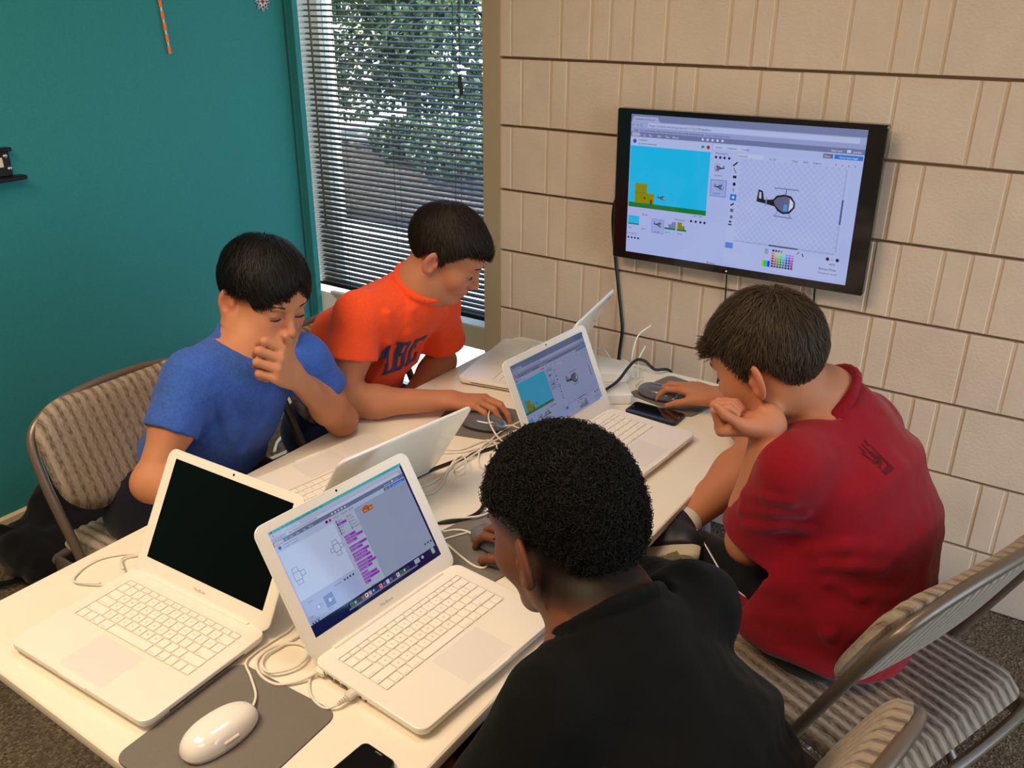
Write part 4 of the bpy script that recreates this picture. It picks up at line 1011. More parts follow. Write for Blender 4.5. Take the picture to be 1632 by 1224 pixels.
def shirt(per, m, secs, sleeves, vox=.0042, folds=(), grooves=(), collar=True, wr=(.0022, .075), hem=None, label=None, seed=5, neckr=.062, cutdir=None):
    """secs: list of (centre, lateral half, depth half) from hem to chest; sleeves: (shoulder, elbow, fraction, r0, r1, arm r)"""
    S = per.S; F = Field(vox); lat = np.array(S['shL'])-np.array(S['shR']); hx = np.array(S['hipax']); n = len(secs)
    for i in range(n-1):
        t = i/max(1, n-2); F.seg(secs[i][0], secs[i+1][0], hx*(1-t)+nrm(lat)*t, secs[i][1:3], secs[i+1][1:3], .045, capr=.045)
    F.cap(S['shL'], S['shR'], .047, .047, .05)
    nb = np.array(S['neck']); ch = np.array(secs[-1][0]); hd = per.h(-.022, 0, -.045); na = nrm(hd-nb)
    cx = nrm(S['cax']) if 'cax' in S else nrm(nrm(nb-np.array(secs[-2][0]))+na)
    F.cap(ch*.45+nb*.55-cx*.03, nb-cx*.012, .085, .070*per.hs, .05)
    for q in (S['shL'], S['shR']): F.cap(nb-cx*.052, np.array(q)*.8+nb*.2, .050, .044, .045)
    for sh, el, fr, r0, r1, ra in sleeves:
        sh, el = np.array(sh), np.array(el); e = sh+(el-sh)*fr; F.cap(sh, e, r0, r1, .03)
    for P, r, k in folds:
        P = [np.array(p) for p in P]
        for a, b in zip(P[:-1], P[1:]): F.cap(a, b, r, r, k)
    for P, r, k in grooves:
        P = [np.array(p) for p in P]
        for a, b in zip(P[:-1], P[1:]): F.cap(a, b, r, r, k, -1)
    for sh, el, fr, r0, r1, ra in sleeves:                       # flat sleeve ends, hollow inside
        sh, el = np.array(sh), np.array(el); d = nrm(el-sh); e = sh+(el-sh)*fr; q = e+d*.0
        def cut(X, Y, Z, q=q, d=d, r1=r1):
            w = (X-q[0])*d[0]+(Y-q[1])*d[1]+(Z-q[2])*d[2]
            rad = np.sqrt(np.maximum((X-q[0])**2+(Y-q[1])**2+(Z-q[2])**2-w*w, 0)); return np.maximum(-w, rad-r1*1.5)
        F.fn(cut, q-.13, q+.13, .004, -1); F.cap(e-d*.035, e+d*.03, (r0*.25+r1*.75)-.013, r1-.005, .004, -1)
    R = (neckr+.004)*per.hs; c = nb+cx*S.get('colh', .010)
    def top(X, Y, Z):
        w = (X-c[0])*cx[0]+(Y-c[1])*cx[1]+(Z-c[2])*cx[2]; rad = np.sqrt(np.maximum((X-c[0])**2+(Y-c[1])**2+(Z-c[2])**2-w*w, 0))
        return np.maximum(-w, rad-R*1.22)
    F.fn(top, c-.12, c+.12, .018, -1); F.cap(c-cx*.03, c+cx*.10, neckr*per.hs*.93, neckr*per.hs, .004, -1)
    if collar:
        e1 = nrm(np.cross(cx, lat)); e2 = np.cross(cx, e1)
        P = [c+(R+.003)*(math.cos(q)*e1+math.sin(q)*e2) for q in np.linspace(0, 2*PI, 33)]
        for a, b in zip(P[:-1], P[1:]): F.cap(a, b, .0092, .0092, .003)
        Rg = R+.0165
        P = [c-cx*.010+Rg*(math.cos(q)*e1+math.sin(q)*e2) for q in np.linspace(0, 2*PI, 33)]
        for a, b in zip(P[:-1], P[1:]): F.cap(a, b, .0020, .0020, .003, -1)
    if hem:
        q, d = np.array(hem[0]), nrm(hem[1]); F.fn(lambda X, Y, Z: (X-q[0])*d[0]+(Y-q[1])*d[1]+(Z-q[2])*d[2], q-.6, q+.6, .006, -1)
    V, Q = F.mesh(); N = normals(V, Q)
    if wr: V = V+N*(wr[0]*wave(V, seed, wr[1], .8)+.45*wr[0]*wave(V, seed+1, wr[1]*.45, .8))[:, None]
    o = put(per, 'shirt', V, Q, m, True, None, label); per.shirtV, per.shirtQ = V, Q
    return o
def legs(per, m, hips, knees, ankles, r=(.088, .066, .05), vox=.006, shoe=None, hemk=1.0, name='trousers', extra=None):
    F = Field(vox); h = np.array(per.S['hip'])
    F.seg(np.array(hips[0])*1.0, np.array(hips[1])*1.0, (0, 0, 1), (.1, .1), (.1, .1), .05, capr=.09)
    for a, b, c in zip(hips, knees, ankles):
        F.cap(a, b, r[0], r[1], .04)
        if c is not None: F.cap(b, np.array(b)+(np.array(c)-np.array(b))*hemk, r[1], r[2], .03)
    if extra: extra(F)
    V, Q = F.mesh(); N = normals(V, Q); V = V+N*(.0025*wave(V, 9, .08))[:, None]
    return put(per, name, V, Q, m)
def shoe(per, an, d, m, msole, up=(0, 0, 1), ln=.25, label=None):
    d = nrm(d); up = nrm(np.asarray(up)-d*(np.asarray(up)@d)); lt = np.cross(up, d); a = np.array(an); k = ln/.26
    B = lambda x, y, z: a+k*(x*d+y*lt+z*up)
    F = Field(.004); F.cap(B(-.045, 0, -.045), B(.0, 0, -.04), .036*k, .040*k, .02); F.cap(B(0, 0, -.035), B(.13, .006, -.058), .042*k, .030*k, .03); F.ell(B(.135, .005, -.06), np.array((.055, .043, .026))*k, np.stack([d, lt, up]), .02)
    F.cap(B(-.015, 0, -.03), B(-.01, 0, .015), .043*k, .043*k, .015); F.cap(B(-.01, 0, .0), B(-.008, 0, .05), .034*k, .034*k, .004, -1)
    q = B(0, 0, -.068); F.fn(lambda X, Y, Z: (X-q[0])*up[0]+(Y-q[1])*up[1]+(Z-q[2])*up[2], a-.4, a+.4, .004, -1)
    V, Q = F.mesh(); o = put(per, 'shoe', V, Q, m, True, None, label)
    # sole: rounded plate with treads
    mb = MB(); pr = []
    for q in np.linspace(0, 2*PI, 36, endpoint=False):
        x = .045+.128*math.cos(q); y = (.040+.006*math.cos(q))*math.sin(q)*(1+.12*math.cos(q)); pr.append((x, y))
    rings = [[Vector(B(x*sx+.045*(1-sx), y*sx, z)) for x, y in pr] for z, sx in ((-.066, 1.0), (-.088, 1.0), (-.093, .95))]
    mb.loft(rings)
    so = link('sole', MB.me(mb, 'sole', msole, True, 40), o); so.location = -Vector(per.o)
    tr = MB(); Rm = Matrix((Vector(d), Vector(lt), Vector(up))).transposed()
    for i in range(7):
        for j in range(3): tr.box((-.055+i*.030*k, (-.032+j*.022)*k, -.0958*k), (-.032+i*.030*k, (-.014+j*.022)*k, -.0925*k), Rm, Vector(a))
    to = link('tread', tr.me('tread', msole), o); to.location = -Vector(per.o); to['kind'] = 'stuff'
    return o
def brows_lashes(per, col, eye_open=0):
    m = mat('brow_hair_%d' % int(col[0]*1e5), col, .7)
    for t in (1, -1):
        mb = MB(); P = [per.h(.0945-.006*(k/5)**2*1.6, t*(.013+.034*k/5), .0185+.006*math.sin(k/5*2.4)) for k in range(6)]
        mb.tube([Vector(p) for p in P], [.0012, .0034, .0036, .0034, .0028, .0010], 6); put(per, 'eyebrow', np.array([tuple(v) for v in mb.V]), np.array([f for f in mb.F if len(f) == 4]), m)
        mb = MB(); z = -.0075 if not eye_open else -.002
        P = [per.h(.0835+.0055*math.cos((k-3)/3*1.15), t*(.031+.0145*(k-3)/3), z-.0035*math.cos((k-3)/3*1.2)) for k in range(7)]
        mb.tube([Vector(p) for p in P], [.0006, .0013, .0017, .0018, .0017, .0014, .0007], 6); put(per, 'eyelashes', np.array([tuple(v) for v in mb.V]), np.array([f for f in mb.F if len(f) == 4]), m)
        if eye_open:
            mb = MB(); rings = []
            V = [per.h(.0893, t*.031, -.0062)]; F = []
            for k in range(12):
                q = 2*PI*k/12; V.append(per.h(.0868-.0015*math.cos(q)**2, t*.031+.0105*math.cos(q), -.0062+.0036*math.sin(q)))
            for k in range(12): F.append((0, 1+k, 1+(k+1) % 12))
            put(per, 'eye', np.array(V), np.array(F), mat('eye_white', srgb(205, 196, 188), .2))
            V = [per.h(.0900, t*.029, -.006)]
            for k in range(10): q = 2*PI*k/10; V.append(per.h(.0893, t*.029+.0042*math.cos(q), -.006+.0034*math.sin(q)))
            put(per, 'iris', np.array(V), np.array([(0, 1+k, 1+(k+1) % 10) for k in range(10)]), mat('iris', srgb(48, 34, 26), .15))
def decal(per, V2, F2, org, ex, ey, nrmv, m, name, off=.0012, lead=.12):
    """flat print laid on the shirt: 2d shapes placed on a plane and dropped on the cloth along -nrmv"""
    from mathutils.bvhtree import BVHTree
    t = BVHTree.FromPolygons([tuple(v) for v in per.shirtV], [tuple(int(i) for i in q) for q in per.shirtQ])
    bm = bmesh.new(); vs = [bm.verts.new((a, b, 0)) for a, b in V2]
    for f in F2:
        try: bm.faces.new([vs[i] for i in f])
        except Exception: pass
    for _ in range(3):
        es = [e for e in bm.edges if e.calc_length() > .006]
        if not es: break
        bmesh.ops.subdivide_edges(bm, edges=es, cuts=1, use_grid_fill=False)
        bmesh.ops.triangulate(bm, faces=bm.faces[:])
    bm.verts.index_update(); out = []; d = -Vector(nrmv).normalized(); last = None
    for v in bm.verts:
        p = Vector(org)+v.co.x*Vector(ex)+v.co.y*Vector(ey); hit = t.ray_cast(p-d*lead, d)
        q = hit[0]-d*off if hit[0] is not None else p
        out.append(q)
    F = np.array([[v.index for v in f.verts] for f in bm.faces if len(f.verts) == 3 and max((out[a.index]-out[b.index]).length/max((a.co-b.co).length, 1e-5) for a, b in zip(f.verts, f.verts[1:]+f.verts[:1] if isinstance(f.verts, list) else list(f.verts)[1:]+list(f.verts)[:1])) < 2.2]); bm.free()
    if len(F): return put(per, name, np.array([tuple(v) for v in out]), F, m)
# ------------------------------------------------------------------ the four boys
H_DARK = hairmat('black_hair', srgb(11, 10, 9), srgb(26, 22, 19), .5)
H_BROWN = hairmat('dark_brown_hair', srgb(26, 20, 16), srgb(50, 38, 29), .55)
H_MID = hairmat('brown_hair', srgb(38, 30, 23), srgb(78, 61, 45), .55)
H_CURL = hairmat('curly_black_hair', srgb(9, 8, 8), srgb(26, 22, 20), .6)
RELAX = [(18, 22, 12), (20, 26, 14), (24, 30, 16), (28, 32, 18)]
MOUSE = [(8, 34, 22), (6, 32, 22), (14, 40, 24), (18, 42, 26)]
FIST = [(72, 95, 45), (76, 98, 45), (78, 98, 45), (80, 96, 45)]

# --- boy in blue
B = Person(dict(head=(-1.465, 1.232, .958), az=-8, pitch=15, roll=-6, hs=.99, neck=(-1.468, 1.180, .866), shL=(-1.397, 1.267, .812), shR=(-1.463, 1.012, .838), chest=(-1.52, 1.125, .74), cax=(.50, .14, .86), colh=.004, hip=(-1.63, 1.06, .51), hipax=(0, 1, 0)))
aL = dict(sh=B.S['shL'], el=(-1.367, 1.335, .643), wr=(-1.325, 1.165, .826), d=(.22, -.62, .62), n=(-.85, -.45, .12), side=1, curl=[(30, 100, 60), (38, 104, 60), (44, 106, 60), (50, 106, 60)], thumb=(26, -50, 6), sc=1.0, k=.92, spread=.15, fat=1.12)
aR = dict(sh=B.S['shR'], el=(-1.440, .875, .668), wr=(-1.235, .935, .643), d=(.95, .3, -.02), n=(0, 0, -1), side=-1, curl=RELAX, thumb=(35, 20, 15), sc=.9, k=.95)
SK_B = skin('b', srgb(190, 128, 92), srgb(168, 92, 78), srgb(196, 112, 84))
build_body(B, 'person in a heathered blue t-shirt covering mouth with a fist', [aL, aR], None, SK_B)
shirt(B, cloth('blue_cotton', srgb(58, 92, 172), .16), [((-1.61, 1.085, .47), .145, .125), ((-1.58, 1.10, .60), .136, .118), ((-1.525, 1.12, .725), .142, .110), ((-1.468, 1.14, .80), .135, .085)],
      [(aL['sh'], aL['el'], .50, .050, .060, .04), (aR['sh'], aR['el'], .52, .050, .056, .04)], label='heathered blue crew neck t-shirt',
      folds=[([(-1.417, 1.02, 0.8532), (-1.422, 1.0469, 0.7734), (-1.4219, 1.0633, 0.6931)], 0.006, 0.018), ([(-1.4281, 1.0017, 0.8699), (-1.4184, 1.0066, 0.8174), (-1.4357, 1.0185, 0.7586)], 0.006, 0.018), ([(-1.3792, 1.1587, 0.7858), (-1.4114, 1.1412, 0.7084), (-1.4325, 1.0906, 0.6478)], 0.006, 0.018), ([(-1.4114, 1.0339, 0.8232), (-1.4167, 1.0785, 0.7169), (-1.4835, 1.1671, 0.5729)], 0.006, 0.018)])
legs(B, cloth('navy_shorts', srgb(24, 26, 38)), [(-1.62, 1.15, .50), (-1.62, .97, .50)], [(-1.22, 1.17, .50), (-1.22, .98, .50)], [(-1.20, 1.18, .12), (-1.18, .97, .12)], hemk=.85)
M_shoe = mat('dark_shoe', srgb(24, 24, 28), .6); M_sole = mat('beige_sole', srgb(176, 164, 142), .7)
for p in ((-1.20, 1.18, .10), (-1.18, .97, .10)): shoe(B, p, (1, .05, 0), M_shoe, M_sole, ln=.25)
brows_lashes(B, srgb(30, 22, 18))
def ruleB(f, l, u): return np.where(f > .045, .064-.80*np.abs(l-.008)-u, np.where(f > -.040, .020+.3*np.clip(f-.005, 0, .05)-u, np.maximum(.020+2.6*(f+.040), -.080)-u))
cv, cq = cap_field(B, .0035, (.098, .077, .086), (-.013, 0, .035), ruleB, .010)
ok = lambda q: ruleB(q[:, 0], q[:, 1], q[:, 2]) < -.004
lv, lq = locks(B, 'hair', 12000, ok, lambda P: .055+.055*np.clip((P[:, 0]+.02)*9, 0, 1), None, None, thick=.017, w=.0009, seed=3, crown=(-.045, .01, .118), fringe=.5, trim=ruleB)
put(B, 'hair', *join([(cv, cq), (lv, lq)]), H_DARK, label='thick straight black hair with a fringe')

# --- boy in orange
O = Person(dict(head=(-1.306, 1.677, .980), az=26, pitch=31, roll=4, hs=.96, neck=(-1.366, 1.645, .897), shL=(-1.388, 1.742, .812), shR=(-1.428, 1.468, .852), chest=(-1.50, 1.60, .745), hip=(-1.60, 1.56, .51), hipax=(-.05, 1, 0), cax=(.52, -.05, .85)))
oR = dict(sh=O.S['shR'], el=(-1.420, 1.405, .648), wr=(-1.213, 1.560, .648), d=(.93, .30, .06), n=(.10, -.1, -1), side=-1, curl=[(22, 38, 22), (16, 36, 22), (20, 40, 24), (24, 42, 26)], thumb=(34, 25, 12), sc=.98)
oL = dict(sh=O.S['shL'], el=(-1.345, 1.775, .60+.02), wr=(-1.43, 1.68, .53), d=(-.3, -.8, -.2), n=(0, 0, -1), side=1, curl=RELAX, thumb=(35, 20, 15))
oL['el'] = (-1.440, 1.815, .615); oL['wr'] = (-1.44, 1.66, .555)
SK_O = skin('o', srgb(186, 124, 92), srgb(170, 92, 80), srgb(200, 112, 92))
build_body(O, 'person in an orange lettered t-shirt leaning over the table with a mouse', [oL, oR], None, SK_O)
shirt(O, cloth('orange_cotton', srgb(238, 82, 42), .07), [((-1.60, 1.56, .47), .168, .125), ((-1.575, 1.57, .60), .155, .118), ((-1.51, 1.59, .735), .160, .112), ((-1.445, 1.60, .815), .142, .088)],
      [(oL['sh'], oL['el'], .62, .052, .068, .04), (oR['sh'], oR['el'], .48, .046, .068, .04)], label='orange crew neck t-shirt with large navy letters', folds=[([(-1.353, 1.507, 0.8623), (-1.3811, 1.5246, 0.7797), (-1.4131, 1.5407, 0.691)], 0.007, 0.018), ([(-1.3362, 1.6498, 0.8418), (-1.3709, 1.6637, 0.7642), (-1.419, 1.6701, 0.6714)], 0.007, 0.018), ([(-1.3412, 1.5717, 0.8548), (-1.355, 1.5714, 0.7954), (-1.3886, 1.583, 0.7336)], 0.007, 0.018)])
legs(O, cloth('navy_jeans', srgb(34, 40, 74)), [(-1.59, 1.65, .50), (-1.59, 1.47, .50)], [(-1.20, 1.70, .505), (-1.20, 1.47, .50)], [(-1.20, 1.70, .12), (-1.22, 1.46, .12)], hemk=.95)
for p in ((-1.20, 1.70, .10), (-1.22, 1.46, .10)): shoe(O, p, (1, .05, 0), M_shoe, M_sole, ln=.26)
brows_lashes(O, srgb(40, 28, 20))
def ruleO(f, l, u): return np.where(f > .05, .058-u, np.where(f > -.036, .014+1.0*np.clip(f-.012, 0, .05)-.9*np.exp(-((f-.004)/.008)**2)*.028-u, np.maximum(.014+2.4*(f+.036), -.072)-u))
cv, cq = cap_field(O, .0035, (.098, .077, .086), (-.013, 0, .035), ruleO, .005)
ok = lambda q: ruleO(q[:, 0], q[:, 1], q[:, 2]) < -.004
lv, lq = locks(O, 'hair', 12000, ok, lambda P: .04+.045*np.clip((P[:, 0]-.0)*12, 0, 1), None, None, thick=.011, w=.0008, seed=4, crown=(-.06, .01, .11), fringe=.7, trim=ruleO, shape=lambda P, t: .018*t*np.clip((P[:, 0]-.03)*25, 0, 1))
put(O, 'hair', *join([(cv, cq), (lv, lq)]), H_BROWN, label='short dark brown hair with a swept fringe')

# --- boy in red
Rr = Person(dict(head=(-.408, 1.421, .983), az=171, pitch=25, roll=-4, hs=.97, neck=(-.322, 1.490, .902), shL=(-.316, 1.310, .842), shR=(-.266, 1.630, .815), chest=(-.25, 1.475, .77), hip=(-.205, 1.455, .53), hipax=(-.25, -.97, 0)))
rL = dict(sh=Rr.S['shL'], el=(-.375, 1.338, .672), wr=(-.372, 1.338, .902), d=(-.88, -.32, -.06), n=(-.02, .05, 1), side=1, curl=FIST, thumb=(38, 38, 18), sc=.90, k=1.0)
rR = dict(sh=Rr.S['shR'], el=(-.49, 1.745, .665), wr=(-.672, 1.937, .655), d=(-.86, .12, -.03), n=(.0, 0, -1), side=-1, curl=MOUSE, thumb=(30, 25, 8), sc=1.0, k=1.0)
SK_R = skin('r', srgb(188, 122, 88), srgb(170, 92, 80), srgb(204, 112, 92))
def legR(F):
    k, a = A3(-.485, 1.765, .63), A3(-.562, 1.515, .560); m = k*.65+a*.35
    F.cap(k, m, .050, .050, .03); F.cap(m, a, .050, .032, .04)
    k, a = A3(-.525, 1.475, .485), A3(-.56, 1.45, .10); m = k*.65+a*.35; F.cap(k, m, .05, .053, .03); F.cap(m, a, .053, .036, .04)
    F.cap((-.30, 1.56, .53), (-.485, 1.765, .63), .07, .055, .03); F.cap((-.25, 1.38, .51), (-.525, 1.475, .485), .06, .055, .03)
build_body(Rr, 'person in a dark red t-shirt hunched with chin on a fist', [rL, rR], None, SK_R, extra=legR)
shirt(Rr, cloth('red_cotton', srgb(134, 20, 33), .05), [((-.238, 1.440, .50), .192, .150), ((-.215, 1.452, .59), .180, .135), ((-.212, 1.466, .70), .166, .122), ((-.248, 1.475, .785), .160, .105), ((-.282, 1.478, .83), .140, .080)],
      [(rL['sh'], rL['el'], .84, .050, .062, .045), (rR['sh'], rR['el'], .52, .052, .068, .045)], label='dark red crew neck t-shirt with a small print between the shoulders',
      neckr=.066, wr=(.0020, .085), vox=.0040, folds=[([(-.318, 1.325, .555), (-.305, 1.325, .645)], .066, .05), ([(-0.2997, 1.3106, 0.6894), (-0.2512, 1.298, 0.7202), (-0.2087, 1.3059, 0.7408), (-0.1669, 1.329, 0.7428)], 0.008, 0.014), ([(-0.2932, 1.3093, 0.6785), (-0.2375, 1.2925, 0.702), (-0.1934, 1.3013, 0.7137), (-0.1522, 1.3287, 0.7109)], 0.008, 0.014), ([(-0.2854, 1.3048, 0.672), (-0.225, 1.2921, 0.679), (-0.1773, 1.306, 0.6609), (-0.1322, 1.348, 0.6534)], 0.008, 0.014), ([(-0.2878, 1.3036, 0.655), (-0.2486, 1.2759, 0.6327), (-0.2068, 1.2692, 0.5942), (-0.1837, 1.2807, 0.5509)], 0.008, 0.014), ([(-0.3039, 1.289, 0.6), (-0.29, 1.2736, 0.5633), (-0.2682, 1.2592, 0.5364)], 0.008, 0.014), ([(-0.3784, 1.2914, 0.7884), (-0.3308, 1.2639, 0.8138), (-0.2967, 1.2647, 0.8201)], 0.008, 0.014), ([(-0.3755, 1.2823, 0.7664), (-0.3253, 1.2681, 0.79), (-0.2827, 1.2883, 0.7923)], 0.008, 0.014), ([(-0.3578, 1.2727, 0.7448), (-0.3158, 1.2764, 0.7616), (-0.2694, 1.3038, 0.7547)], 0.008, 0.014)])
legs(Rr, cloth('black_shorts', srgb(20, 20, 22), .1), [(-.25, 1.375, .52), (-.25, 1.55, .53)], [(-.525, 1.475, .495), (-.46, 1.745, .62)], [None, None], (.086, .064, .07), name='shorts')
M_sneak = mat('black_sneaker', srgb(20, 22, 30), .55)
sh = shoe(Rr, (-.577, 1.468, .540), (-.80, -.10, -.55), M_sneak, M_sole, (-.10, .95, .30), .27, 'black sneaker with a blue heel tab and beige sole')
shoe(Rr, (-.57, 1.45, .10), (-1, .1, 0), M_sneak, M_sole, ln=.27)
SF = Field(.004); SF.cap((-.5615, 1.505, .5565), (-.572, 1.465, .545), .036, .037, .01); V, Q = SF.mesh(); put(Rr, 'sock', V, Q, cloth('pale_sock', srgb(206, 200, 184)), label='pale grey ankle sock')
brows_lashes(Rr, srgb(52, 38, 28))
def ruleR(f, l, u): return np.where(f > .05, .048-u, np.where(f > -.036, .016+1.0*np.clip(f-.010, 0, .05)-.9*np.exp(-((f-.006)/.009)**2)*.026-u, np.maximum(.016+2.4*(f+.036), -.078)-u))
cv, cq = cap_field(Rr, .0035, (.095, .076, .085), (-.013, 0, .035), ruleR, .008)
ok = lambda q: ruleR(q[:, 0], q[:, 1], q[:, 2]) < -.004
lv, lq = locks(Rr, 'hair', 16000, ok, lambda P: .045+.06*np.clip((P[:, 0]+.01)*10, 0, 1), None, None, thick=.018, w=.0008, seed=6, crown=(-.055, .0, .115), fringe=.9, lift=.7, trim=ruleR, shape=lambda P, t: .026*t*np.clip((P[:, 0]-.035)*25, 0, 1), rad=(.096, .078, .088), ctr=(-.009, 0, .036))
put(Rr, 'hair', *join([(cv, cq), (lv, lq)]), H_MID, label='tousled brown hair swept forward')
MB().tube(catmull([(-.545, 1.515, .555), (-.5352, 1.4997, .5560), (-.4864, 1.4352, .5645), (-.4526, 1.4008, .5592), (-.4319, 1.3818, .5540), (-.4052, 1.3623, .5480), (-.3762, 1.3463, .5485), (-.35, 1.335, .545)], 6), .0016, 6).build('earphone_cord', mat('white_cord', srgb(225, 222, 215), .4), Rr.root, True, loc=-Vector(Rr.o))

# --- boy in black
K = Person(dict(head=(-.481, .845, .924), az=166, pitch=18, roll=0, hs=1.03, neck=(-.398, .808, .857), shL=(-.382, .660, .812), shR=(-.322, .942, .806), chest=(-.325, .768, .74), hip=(-.225, .715, .51), hipax=(-.2, -.98, 0), colh=-.010))
kR = dict(sh=K.S['shR'], el=(-.485, 1.06, .672), wr=(-.672, 1.118, .655), d=(-.96, .22, -.04), n=(0, 0, -1), side=-1, curl=MOUSE, thumb=(30, 25, 8), sc=.98)
kL = dict(sh=K.S['shL'], el=(-.43, .50, .625), wr=(-.56, .66, .545), d=(-.6, .7, -.1), n=(0, 0, -1), side=1, curl=RELAX, thumb=(35, 20, 15), sc=.98)
SK_K = skin('k', srgb(112, 68, 46), srgb(104, 56, 48), srgb(128, 70, 48))
DK = np.array(srgb(18, 14, 12)[:3])
def fade(L, c):
    f, l, u = L.T
    reg = np.clip((u-(.004+.5*np.clip(f-.02, -.2, .06)-.0))/.026, 0, 1)*np.clip((.072-f)/.02, 0, 1)
    back = np.clip((-f-.012)/.014, 0, 1)*np.clip((u+.082)/.035, 0, 1); m = (np.clip(np.maximum(reg, back), 0, 1)*np.clip((.082-np.abs(l))/.004, 0, 1))[:, None]*.95
    return c*(1-m)+DK*m
build_body(K, 'person in a black t-shirt seen from behind with a curly top and faded sides', [kL, kR], None, SK_K, scalp=fade)
shirt(K, cloth('black_cotton', srgb(16, 16, 16), .06, .03), [((-.20, .705, .45), .190, .145), ((-.222, .730, .59), .182, .142), ((-.266, .765, .70), .180, .132), ((-.345, .772, .775), .145, .090)],
      [(kL['sh'], kL['el'], .62, .054, .070, .045), (kR['sh'], kR['el'], .55, .054, .070, .045)], label='black crew neck t-shirt', neckr=.064, wr=(.0030, .09))
legs(K, cloth('charcoal_trousers', srgb(30, 30, 34)), [(-.25, .63, .50), (-.25, .80, .50)], [(-.64, .62, .50), (-.64, .86, .50)], [(-.64, .62, .12), (-.66, .88, .12)], hemk=.95)
for p in ((-.64, .62, .10), (-.66, .88, .10)): shoe(K, p, (-1, .05, 0), M_shoe, M_sole, ln=.26)
brows_lashes(K, srgb(16, 12, 10))
def ruleK(f, l, u): return np.maximum(.050-.30*np.clip(-f, 0, .06)*2.2-1.1*np.clip(-f-.06, 0, .05)*2-u+.0*l, (f-.085))
cv, cq = cap_field(K, .0035, (.099, .077, .086), (-.013, 0, .035), ruleK, .010, drape=[((-.02, 0, .072), (.088, .068, .062)), ((-.080, 0, .01), (.036, .058, .055))])
# curls: small open coils standing on the cap
g = np.random.default_rng(8); Nn = normals(cv, cq); idx = g.choice(len(cv), 9000, replace=False); P0, N0 = cv[idx], Nn[idx]; nseg = 11
e1 = np.cross(N0, g.normal(size=N0.shape)); e1 /= np.linalg.norm(e1, axis=1)[:, None]; ax = nrm
A = N0*.5+e1*.9; A /= np.linalg.norm(A, axis=1)[:, None]; B1 = np.cross(A, N0); B1 /= np.linalg.norm(B1, axis=1)[:, None]; B2 = np.cross(A, B1)
t = np.linspace(0, 1, nseg+1); ph = g.uniform(0, 6.28, len(P0)); rr_ = g.uniform(.0018, .0042, len(P0)); hh = g.uniform(.008, .018, len(P0)); turn = g.uniform(1.2, 2.2, len(P0))*2*PI
W = P0[:, None]-N0[:, None]*.002+A[:, None]*(hh[:, None]*t)[:, :, None]+rr_[:, None, None]*(np.cos(ph[:, None]+turn[:, None]*t)[:, :, None]*B1[:, None]+np.sin(ph[:, None]+turn[:, None]*t)[:, :, None]*B2[:, None])
T = np.gradient(W, axis=1); T /= np.linalg.norm(T, axis=2)[:, :, None]; s1 = np.cross(T, A[:, None]); s1 /= np.maximum(np.linalg.norm(s1, axis=2), 1e-9)[:, :, None]; s2 = np.cross(s1, T)
rad = .00085*(1-.5*t)[None, :, None]; ring = np.stack([W+s1*rad, W-s1*rad*.5+s2*rad*.87, W-s1*rad*.5-s2*rad*.87], 2); V = ring.reshape(-1, 3)
base = (np.arange(len(P0))*(nseg+1)*3)[:, None]+(np.arange(nseg)*3)[None, :]
Q = np.concatenate([np.stack([base+a, base+b, base+b+3, base+a+3], -1).reshape(-1, 4) for a, b in ((0, 1), (1, 2), (2, 0))])
put(K, 'hair', *join([(cv, cq), (V, Q)]), H_CURL, label='curly black hair on top')

# prints on the shirts
def slab_letters():
    V, F = [], []
    def q(*p): n = len(V); V.extend(p); F.append(tuple(range(n, n+len(p))))
    R = lambda x0, y0, x1, y1: q((x0, y0), (x1, y0), (x1, y1), (x0, y1))
    # A (0..30), B (36..64), E (70..96); cap height 60
    q((4, 6), (12, 6), (20, 60), (12, 60)); q((12, 60), (20, 60), (28, 6), (20, 6)); R(10, 18, 22, 25); R(0, 0, 14, 6); R(18, 0, 32, 6)
    R(38, 0, 47, 60); R(34, 53, 56, 60); R(34, 0, 58, 7); R(47, 28, 56, 35); q((56, 60), (62, 55), (62, 34), (56, 28), (54, 35), (54, 53)); q((56, 35), (64, 29), (64, 6), (58, 0), (55, 7), (55, 28))
    R(72, 0, 81, 60); R(68, 53, 96, 60); R(68, 0, 98, 7); R(81, 28, 90, 35); R(90, 44, 96, 53); R(92, 7, 98, 17)
    return V, F
Vt, Ft = slab_letters()
nt_ = nrm((.90, -.16, -.36)); ext = nrm(A3(.12, .99, 0)-nt_*(A3(.12, .99, 0)@nt_)); eyt = np.cross(nt_, ext)
decal(O, [(a*.00155+.030, b*.00170) for a, b in Vt], Ft, (-1.405, 1.470, .672), ext, eyt, nt_, cloth('navy_print', srgb(58, 68, 104), .25), 'chest_letters', .0022, .035)
PR = [[(570, 330), (600, 320), (680, 420), (650, 440)], [(690, 390), (720, 400), (870, 595), (1000, 760), (960, 830), (900, 700), (860, 620)], [(510, 420), (540, 415), (680, 560), (650, 580)], [(690, 540), (730, 530), (820, 640), (790, 690), (740, 690), (670, 600)],
 [(430, 480), (450, 470), (600, 590), (560, 600)], [(480, 600), (520, 590), (680, 740), (640, 740)], [(790, 680), (830, 690), (700, 840), (640, 790)], [(840, 640), (880, 640), (860, 740), (780, 940), (745, 910)], [(800, 1000), (1020, 790), (1080, 870), (840, 1060)]]
V2 = []; F2 = []
for p in PR:
    n0 = len(V2); V2 += [((x-750)*.000086, -(y-690)*.000086) for x, y in p]; F2.append(tuple(range(n0, n0+len(p)))[::-1])
nr = nrm((.37, -.30, .88)); exr = nrm(A3(.83, .55, 0)-nr*(A3(.83, .55, 0)@nr)); eyr = np.cross(nr, exr)
decal(Rr, V2, F2, (-.2053, 1.4001, .8623), exr, eyr, nr, cloth('dark_print', srgb(84, 18, 26), .15), 'back_print', .0014)
